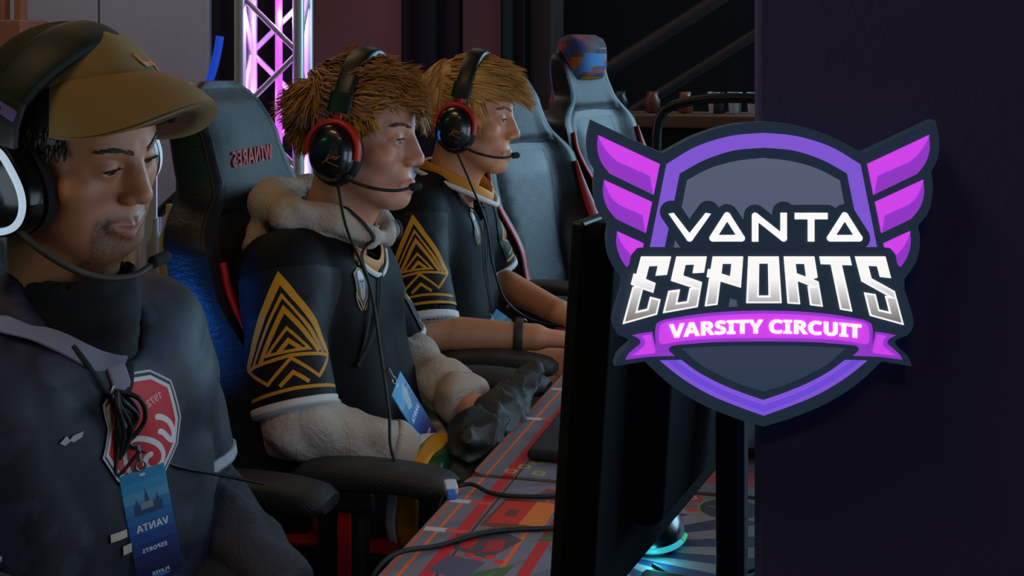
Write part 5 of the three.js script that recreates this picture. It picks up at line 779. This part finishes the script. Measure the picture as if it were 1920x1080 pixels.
  const cab = tagged('headset_cable', [tube([[-0.1, 1.135, 0.0], [-0.1, 1.07, 0.03], [-0.08, 0.98, 0.06], [-0.07, 0.88, 0.075], [-0.04, 0.8, 0.1], [0.0, 0.755, 0.16], [0.02, 0.75, 0.3]], 0.0026, 60, 8)], M.cable, 'thin black headset cable of the blond player', 'cable'); settle(cab, W);
  const wt = thing('wristwatch', 'dark wristwatch on the near wrist of the blond player', 'watch', [0, 0, 0]); settle(wt, W);
  const F = axisFrame(J.eR, J.wR, [0, 1, 0]), C = F.A.clone().addScaledVector(F.T, F.L * 0.86), R = 0.0335;
  part('strap', sweep(Array.from({ length: 28 }, (_, i) => { const a = i / 28 * 2 * Math.PI; return C.clone().addScaledVector(F.R, Math.cos(a) * R).addScaledVector(F.S, Math.sin(a) * R); }), oval(0.009, 0.002, 8), F.T, true), mat(0x2a2823, 0.6), wt);
  const dial = lathe([[0, 0.006], [0.015, 0.006], [0.0175, 0.003], [0.0175, -0.003], [0, -0.003]], 24); dial.applyQuaternion(new THREE.Quaternion().setFromUnitVectors(V(0, 1, 0), F.R.clone().multiplyScalar(0.6).addScaledVector(F.S, -0.8).normalize())); const dp = C.clone().addScaledVector(F.R, R * 0.6).addScaledVector(F.S, -R * 0.8); part('case', dial.translate(dp.x, dp.y, dp.z), mat(0x14161a, 0.25), wt);
}
// ================================================================ nearest player: olive cap, navy jersey
const J1 = { pelvis: [0, 0.63, -0.06], belly: [0, 0.76, -0.04], chest: [0, 0.91, -0.06], neck: [0, 1.035, -0.045], sR: [-0.215, 0.975, -0.07], sL: [0.172, 0.972, -0.08], eR: [-0.27, 0.76, 0.02], eL: [0.192, 0.755, -0.03], wR: [-0.15, 0.74, 0.22], wL: [0.15, 0.665, 0.19], hR: [-0.1, 0.63, -0.05], hL: [0.1, 0.63, -0.05], kR: [-0.15, 0.6, 0.33], kL: [0.15, 0.6, 0.33], aR: [-0.15, 0.09, 0.3], aL: [0.15, 0.09, 0.3] };
const P1 = person({
  label: 'smiling player in olive cap and navy jersey looking down, nearest the camera', pos: [-0.36, 0, -1.44], turn: -0.28, bulk: 1.15, skin: 0xbc7a56, lip: 0x9c5c52, rose: 0xb06652, hairColor: 0x1f1713, browColor: 0x3a2a20, iris: 0x2e2620, gaze: [0.05, -0.35, 1], cell: 0.0024, stubble: 0.85,
  head: { pos: [-0.012, 1.232, -0.012], yaw: 0.14, pitch: 0.25, roll: 0.16 }, shape: { w: 1.06, jaw: 1.08, nose: 0.98, slit: 0.0032, smile: 0.0065, mouth: 1.22, full: 0.008, chin: 0.004 }, neckR: 0.06, J: J1,
  hands: { R: { f: norm3([0.3, -0.1, 0.95]), d: [0, -1, 0], s: norm3([1, 0, -0.3]), curl: 0.4 }, L: { f: norm3([-0.3, -0.1, 0.95]), d: [0, -1, 0], s: norm3([-1, 0, -0.3]), curl: 0.4 } },
  hair: { count: 500, width: 0.002, wave: 0.05, gravity: 0.3, body: 0.004, lowest: -0.4, edge: (r) => Math.min(r.y - mix(-0.06, 0.03, clamp((r.z + 0.08) / 0.12)), 0.05 - r.z), on(r) { return this.edge(r) > 0 && r.y < 0.06; }, style: (r) => ({ flow: V(0, -1, -0.1), len: 0.02, lift: 0.2 }), color: () => lin(0x1f1713) },
});
{
  const t = P1.t, J = J1, K = 1.15, torso = torsoField(J, K, 0.012), along = (a, b, x, y, z) => ((x - a[0]) * (b[0] - a[0]) + (y - a[1]) * (b[1] - a[1]) + (z - a[2]) * (b[2] - a[2])) / ((b[0] - a[0]) ** 2 + (b[1] - a[1]) ** 2 + (b[2] - a[2]) ** 2);
  const jersey = (x, y, z) => {
    let d = torso(x, y, z) + fold(x, y, z, [8, 6, 8], 0.006);
    for (const s of ['R', 'L']) { const a = J['s' + s], b = J['e' + s]; let c = cap(x, y, z, a, b, 0.076, 0.078) + fold(x, y, z, [8, 12, 8], 0.005); c = smax(c, (along(a, b, x, y, z) - 0.88) * 0.26, 0.004); d = smin(d, c, 0.035); }
    d = smax(d, 0.62 - y, 0.01); return smax(d, -cap(x, y, z, [0, 1.0, -0.02], [0, 1.2, 0.03], 0.07, 0.085), 0.008);
  };
  const camo = [lin(0x16172a), lin(0x1d1e38), lin(0x10111e), lin(0x26263c)];
  part('jersey', meshField(jersey, [-0.4, 0.58, -0.26], [0.4, 1.13, 0.2], 0.0065, (x, y, z) => { const n = N3(x * 14, y * 12, z * 14) + 0.5 * N3(x * 30, y * 30, z * 30); return camo[n > 0.28 ? 1 : n > 0 ? 0 : n > -0.3 ? 2 : 3]; }), clothV(0.6), t, 'navy camouflage jersey');
  for (const s of ['R', 'L']) {
    const a = J['s' + s], b = J['e' + s], c = J['w' + s], under = (x, y, z) => { const e = smin(cap(x, y, z, [mix(a[0], b[0], 0.4), mix(a[1], b[1], 0.4), mix(a[2], b[2], 0.4)], b, 0.062, 0.07), cap(x, y, z, b, c, 0.07, 0.05), 0.03) + fold(x, y, z, [13, 13, 13], 0.009); return smax(e, (along(b, c, x, y, z) - 0.98) * 0.2, 0.006); };
    const m = s === 'R' ? -1 : 1; part('sweatshirt_sleeve', boxUV(meshField(under, [Math.min(m * 0.05, m * 0.42), 0.6, -0.2], [Math.max(m * 0.05, m * 0.42), 1.0, 0.34], 0.0065)), cloth(0x33353f, 0.95, { sheen: 0.1, bumpMap: grainTex, bumpScale: 0.002 }), t, 'dark grey sweatshirt sleeve');
  }
  const pale = cloth(0xa9a6b2, 0.75), grey = cloth(0x77778a, 0.75);
  for (const s of ['R', 'L']) { part('sleeve_stripe', cuffRing(jersey, J['s' + s], J['e' + s], 0.79, 0.86, 0.003, 0.15), pale, t, 'pale stripe on the sleeve'); }
  part('neck_gaiter', meshField((x, y, z) => smax(cap(x, y, z, [0, 1.0, -0.03], [0, 1.05, -0.015], 0.085, 0.075) + fold(x, y, z, [10, 18, 10], 0.006), -cap(x, y, z, [0, 1.0, -0.03], [0, 1.2, 0.0], 0.055, 0.068), 0.006), [-0.12, 0.9, -0.14], [0.12, 1.16, 0.12], 0.006), cloth(0x0b0b0e, 0.9), t, 'black neck gaiter');
  part('collar', ribbonOn(jersey, [[-0.13, 1.045], [-0.08, 1.02], [-0.03, 0.985], [0.0, 0.975]], 0.028, 0.003), grey, t, 'grey collar band'); part('placket', ribbonOn(jersey, [[-0.012, 0.995], [-0.014, 0.95], [-0.018, 0.9]], 0.026, 0.004), grey, t, 'grey front placket');
  const decal = (tex) => new THREE.MeshPhysicalMaterial({ map: tex, transparent: true, roughness: 0.65 });
  part('crest', patch(jersey, [0.012, 0.895, 0.4], [0, 0, -1], [-0.12, 1, 0], 0.145, 0.165, 0.003), decal(redCrest), t, 'large red shield crest');
  const spon = canvasTex(128, 64, (c) => { c.clearRect(0, 0, 128, 64); c.fillStyle = '#b8b4ba'; c.beginPath(); c.moveTo(6, 40); c.lineTo(40, 14); c.lineTo(52, 34); c.lineTo(70, 20); c.lineTo(120, 12); c.lineTo(110, 34); c.lineTo(70, 48); c.lineTo(58, 40); c.lineTo(30, 54); c.fill(); });
  part('sponsor_mark', patch(jersey, [-0.125, 0.915, 0.4], [0.1, 0, -1], [0, 1, 0], 0.034, 0.017, 0.003, 10), decal(spon), t, 'small white sponsor mark');
  const marks = canvasTex(256, 256, (c) => { c.clearRect(0, 0, 256, 256); c.fillStyle = '#c9bfa6'; c.font = 'bold 44px sans-serif'; c.save(); c.translate(250, 70); c.scale(-1, 1); c.fillText('SINCE', 0, 0); c.restore(); c.fillStyle = '#b8222a'; c.fillRect(120, 90, 120, 46); c.fillStyle = '#c9bfa6'; c.fillRect(20, 150, 60, 26); c.fillRect(150, 160, 80, 18); c.fillRect(60, 200, 46, 30); });
  part('lower_print', patch(jersey, [-0.01, 0.805, 0.4], [0, 0, -1], [0, 1, 0], 0.1, 0.09, 0.003), decal(marks), t, 'small cream and red prints below the crest');
  const trousers = (x, y, z) => { let d = cap(x, y, z, [-0.08, 0.63, -0.06], [0.08, 0.63, -0.06], 0.13, 0.13); for (const s of [-1, 1]) d = smin(d, smin(cap(x, y, z, [s * 0.1, 0.63, -0.05], [s * 0.15, 0.6, 0.33], 0.105, 0.08), cap(x, y, z, [s * 0.15, 0.6, 0.33], [s * 0.15, 0.12, 0.3], 0.078, 0.062), 0.03), 0.03); return d + fold(x, y, z, [9, 9, 9], 0.005); };
  part('trousers', meshField(trousers, [-0.3, 0.04, -0.22], [0.3, 0.8, 0.46], 0.012), cloth(0x17181d, 0.85), t);
  for (const s of [-1, 1]) part('shoe', meshField((x, y, z) => smax(smin(cap(x, y, z, [s * 0.15, 0.045, 0.27], [s * 0.15, 0.035, 0.47], 0.048, 0.042), cap(x, y, z, [s * 0.15, 0.1, 0.28], [s * 0.15, 0.05, 0.32], 0.05, 0.05), 0.03), 0.002 - y, 0.005), [s * 0.15 - 0.07, -0.01, 0.19], [s * 0.15 + 0.07, 0.17, 0.54], 0.009), mat(0x1b1b1d, 0.6), t);
  // cap (head-local)
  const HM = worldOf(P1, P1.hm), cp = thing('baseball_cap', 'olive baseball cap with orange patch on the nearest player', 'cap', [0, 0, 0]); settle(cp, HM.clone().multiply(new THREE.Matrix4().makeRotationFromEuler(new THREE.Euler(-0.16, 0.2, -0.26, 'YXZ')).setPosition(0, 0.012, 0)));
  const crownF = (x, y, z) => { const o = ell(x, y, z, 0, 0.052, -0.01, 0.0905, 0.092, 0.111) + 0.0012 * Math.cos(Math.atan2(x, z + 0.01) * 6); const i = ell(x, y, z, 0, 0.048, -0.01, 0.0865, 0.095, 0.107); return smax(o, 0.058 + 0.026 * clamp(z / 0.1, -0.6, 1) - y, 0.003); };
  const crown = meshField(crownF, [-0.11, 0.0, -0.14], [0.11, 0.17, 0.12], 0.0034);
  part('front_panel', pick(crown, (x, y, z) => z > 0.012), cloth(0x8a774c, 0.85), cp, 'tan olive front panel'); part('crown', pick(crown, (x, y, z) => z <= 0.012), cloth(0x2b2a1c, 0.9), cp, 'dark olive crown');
  const brimPt = (a, s) => { const L = 0.07 * Math.max(0, Math.cos(a * 1.12)) ** 0.55, r = 1 + 0, x = Math.sin(a) * (0.088 + L * s * 0.75), z = -0.01 + Math.cos(a) * 0.109 * 0.995 + L * s; return [x, 0.058 + 0.03 * Math.max(0, Math.cos(a)) - 3.0 * x * x * s - 0.024 * s * s - 0.006 * s, z]; };
  const sheet = (o) => { const R = []; for (let j = 0; j <= 14; j++) { const row = []; for (let i = 0; i <= 40; i++) { const p = brimPt(mix(-1.38, 1.38, i / 40), j / 14); row.push([p[0], p[1] + o[0], p[2]]); } for (let i = 40; i >= 0; i--) { const p = brimPt(mix(-1.38, 1.38, i / 40), j / 14); row.push([p[0], p[1] + o[1], p[2]]); } R.push(row); } return loft(R); };
  part('brim', sheet([0.0022, -0.0016]), cloth(0x8a744a, 0.85), cp, 'curved tan olive brim');
  part('patch', patch((x, y, z) => crownF(x, y, z), [0.006, 0.112, 0.3], [0, -0.05, -1], [0, 1, 0], 0.056, 0.034, 0.002, 14), new THREE.MeshPhysicalMaterial({ transparent: true, roughness: 0.7, map: canvasTex(128, 96, (c) => { c.clearRect(0, 0, 128, 96); c.strokeStyle = '#d9762c'; c.lineWidth = 16; c.lineCap = 'round'; c.beginPath(); c.moveTo(16, 30); c.bezierCurveTo(40, 90, 80, 20, 112, 70); c.stroke(); c.fillStyle = '#d0a078'; c.beginPath(); c.ellipse(40, 56, 12, 9, 0, 0, 7); c.fill(); }) }), cp, 'orange embroidered patch');
  // wide headset with a lit ear cup
  const hs = thing('lit_headset', 'dark padded headset with glowing white ear ring over the olive cap', 'headset', [0, 0, 0]); settle(hs, HM);
  const arc = (a0, a1, rx, ry, n, dz) => Array.from({ length: n }, (_, i) => { const a = mix(a0, a1, i / (n - 1)); return [Math.cos(a) * rx, 0.04 + Math.sin(a) * ry, dz + 0.03 * Math.sin(a)]; });
  part('headband', sweep(arc(0.3, Math.PI - 0.3, 0.108, 0.103, 40, -0.03), (q) => oval(0.026 + 0.004 * Math.sin(q * Math.PI), 0.012, 18, 0.75), V(0, -0.25, 1)), cloth(0x16221b, 0.6), hs, 'dark green padded headband');
  for (const s of [-1, 1]) {
    part('adjuster', sweep([[s * 0.103, 0.085, -0.006], [s * 0.108, 0.055, -0.01], [s * 0.108, 0.03, -0.01]], oval(0.02, 0.006, 12, 0.6), V(0, 0, 1)), mat(0x3a3a3d, 0.4), hs);
    part('sticker', sweep([[s * 0.1115, 0.078, -0.005], [s * 0.114, 0.066, -0.008]], oval(0.016, 0.0015, 8, 0.5), V(0, 0, 1)), mat(0x7a6ab0, 0.4), hs, 'violet sticker');
    const R = (k, dx) => Array.from({ length: 40 }, (_, i) => { const a = i / 40 * 2 * Math.PI, r = 0.047 * k * (1 + 0.09 * Math.cos(3 * a + 0.6)); return [s * dx, -0.028 + Math.sin(a) * r * 1.22, -0.01 + Math.cos(a) * r]; });
    const f = s < 0 ? (r) => r : (r) => r.slice().reverse();
    part('ear_cup', loft([R(0.7, 0.084), R(1.02, 0.086), R(1.1, 0.098), R(1.02, 0.112), R(0.9, 0.118), R(0.4, 0.121)].map(f)), M.blackGloss, hs); part('ear_cushion', loft([R(0.5, 0.075), R(1.0, 0.068), R(1.14, 0.076), R(1.12, 0.09)].map(f)), M.rubber, hs);
    part('light_ring', tube(R(0.88, 0.1185), 0.0042, 100, 10, true), glow(new THREE.Color(0.62, 0.8, 1), 0.62), hs, 'glowing white ring');
  }
  const rl = new THREE.PointLight(new THREE.Color(0.7, 0.85, 1), 0.01); rl.position.copy(V(-0.16, -0.02, 0.0).applyMatrix4(HM)); rl.castShadow = true; rl.shadow.radius = 2; scene.add(rl);
  part('microphone_boom', tube([[-0.112, -0.06, 0.02], [-0.1, -0.085, 0.055], [-0.06, -0.115, 0.09], [-0.01, -0.125, 0.112], [0.03, -0.12, 0.112]], 0.0042, 40, 8), mat(0x3c3524, 0.6), hs); part('microphone', new THREE.CapsuleGeometry(0.008, 0.02, 6, 14).rotateZ(Math.PI / 2).translate(0.038, -0.119, 0.112), M.rubber, hs);
  // lanyard and badge
  const W = worldOf(P1), la = thing('lanyard', 'bunched black cord lanyard on the nearest player', 'lanyard', [0, 0, 0], 0, 'neck lanyards'); settle(la, W);
  part('strap', ribbonOn(jersey, [[0.035, 1.03], [0.01, 0.98], [-0.01, 0.95], [-0.025, 0.93]], 0.014, 0.005), M.rubber, la); part('strap', ribbonOn(jersey, [[-0.06, 1.01], [-0.045, 0.97], [-0.03, 0.94], [-0.025, 0.925]], 0.007, 0.005), M.rubber, la);
  const cz = 0.4 - (hit(jersey, [-0.03, 0.93, 0.4], [0, 0, -1], 0.8) ?? 0.33), loops = [];
  for (let i = 0; i < 5; i++) { const a = rr(-0.5, 0.5), h = rr(0.03, 0.06); loops.push(tube([[-0.028, 0.955, cz + 0.008], [-0.028 + 0.018 * Math.sin(a * 3), 0.945, cz + 0.014 + 0.004 * i], [-0.028 + 0.03 * Math.sin(a * 3 + 1), 0.94 - h * 0.6, cz + 0.012 + 0.003 * i], [-0.026 + 0.012 * Math.sin(a), 0.935 - h, cz + 0.01], [-0.03, 0.95, cz + 0.012]], 0.003, 30, 7)); }
  part('cord_bundle', flat(loops), M.cable, la); part('cord', tube([[-0.026, 0.94, cz + 0.01], [-0.03, 0.9, cz + 0.014], [-0.037, 0.86, cz + 0.018], [-0.015, 0.885, cz + 0.032]], 0.0022, 20, 7), M.cable, la);
  part('cord', tube([[-0.03, 0.9, cz + 0.012], [0.01, 0.875, cz + 0.012], [0.06, 0.845, cz + 0.01], [0.12, 0.82, cz + 0.02], [0.17, 0.8, cz + 0.06]], 0.0022, 24, 7), M.cable, la);
  badge(W.clone().multiply(new THREE.Matrix4().compose(V(-0.0, 0.795, cz + 0.035), new THREE.Quaternion().setFromEuler(new THREE.Euler(-0.08, -0.45, 0.12)), V(0.98, 0.98, 0.98))), badgeArt(0), 'large blue badge hanging before the nearest player');
}
// ---------------------------------------------------------------- nylon jacket bundled on the desk edge
{
  const f = (x, y, z) => { let d = ell(x, y, z, 0.0, 0.0, -0.06, 0.036, 0.036, 0.15); d = smin(d, cap(x, y, z, [0.0, 0.0, -0.1], [0.012, 0.03, -0.27], 0.03, 0.02), 0.03); d = smin(d, cap(x, y, z, [-0.01, 0.0, 0.03], [-0.03, -0.09, 0.05], 0.036, 0.03), 0.03); const n = Math.abs(Math.sin(z * 55 + y * 70 + 2.4 * N3(x * 14, y * 14, z * 14))), n2 = Math.abs(N3(x * 30, y * 26 + 2, z * 22)); return d + 0.013 * n + 0.014 * n2 - 0.008; };
  const m = tagged('nylon_jacket', [meshField(f, [-0.12, -0.16, -0.33], [0.1, 0.1, 0.16], 0.004)], mat(0x1f2019, 0.6), 'crumpled black nylon jacket on the lap of the middle player', 'jacket'); m.position.set(-0.028, 0.752, -2.03);
}
renderer.render(scene, camera);
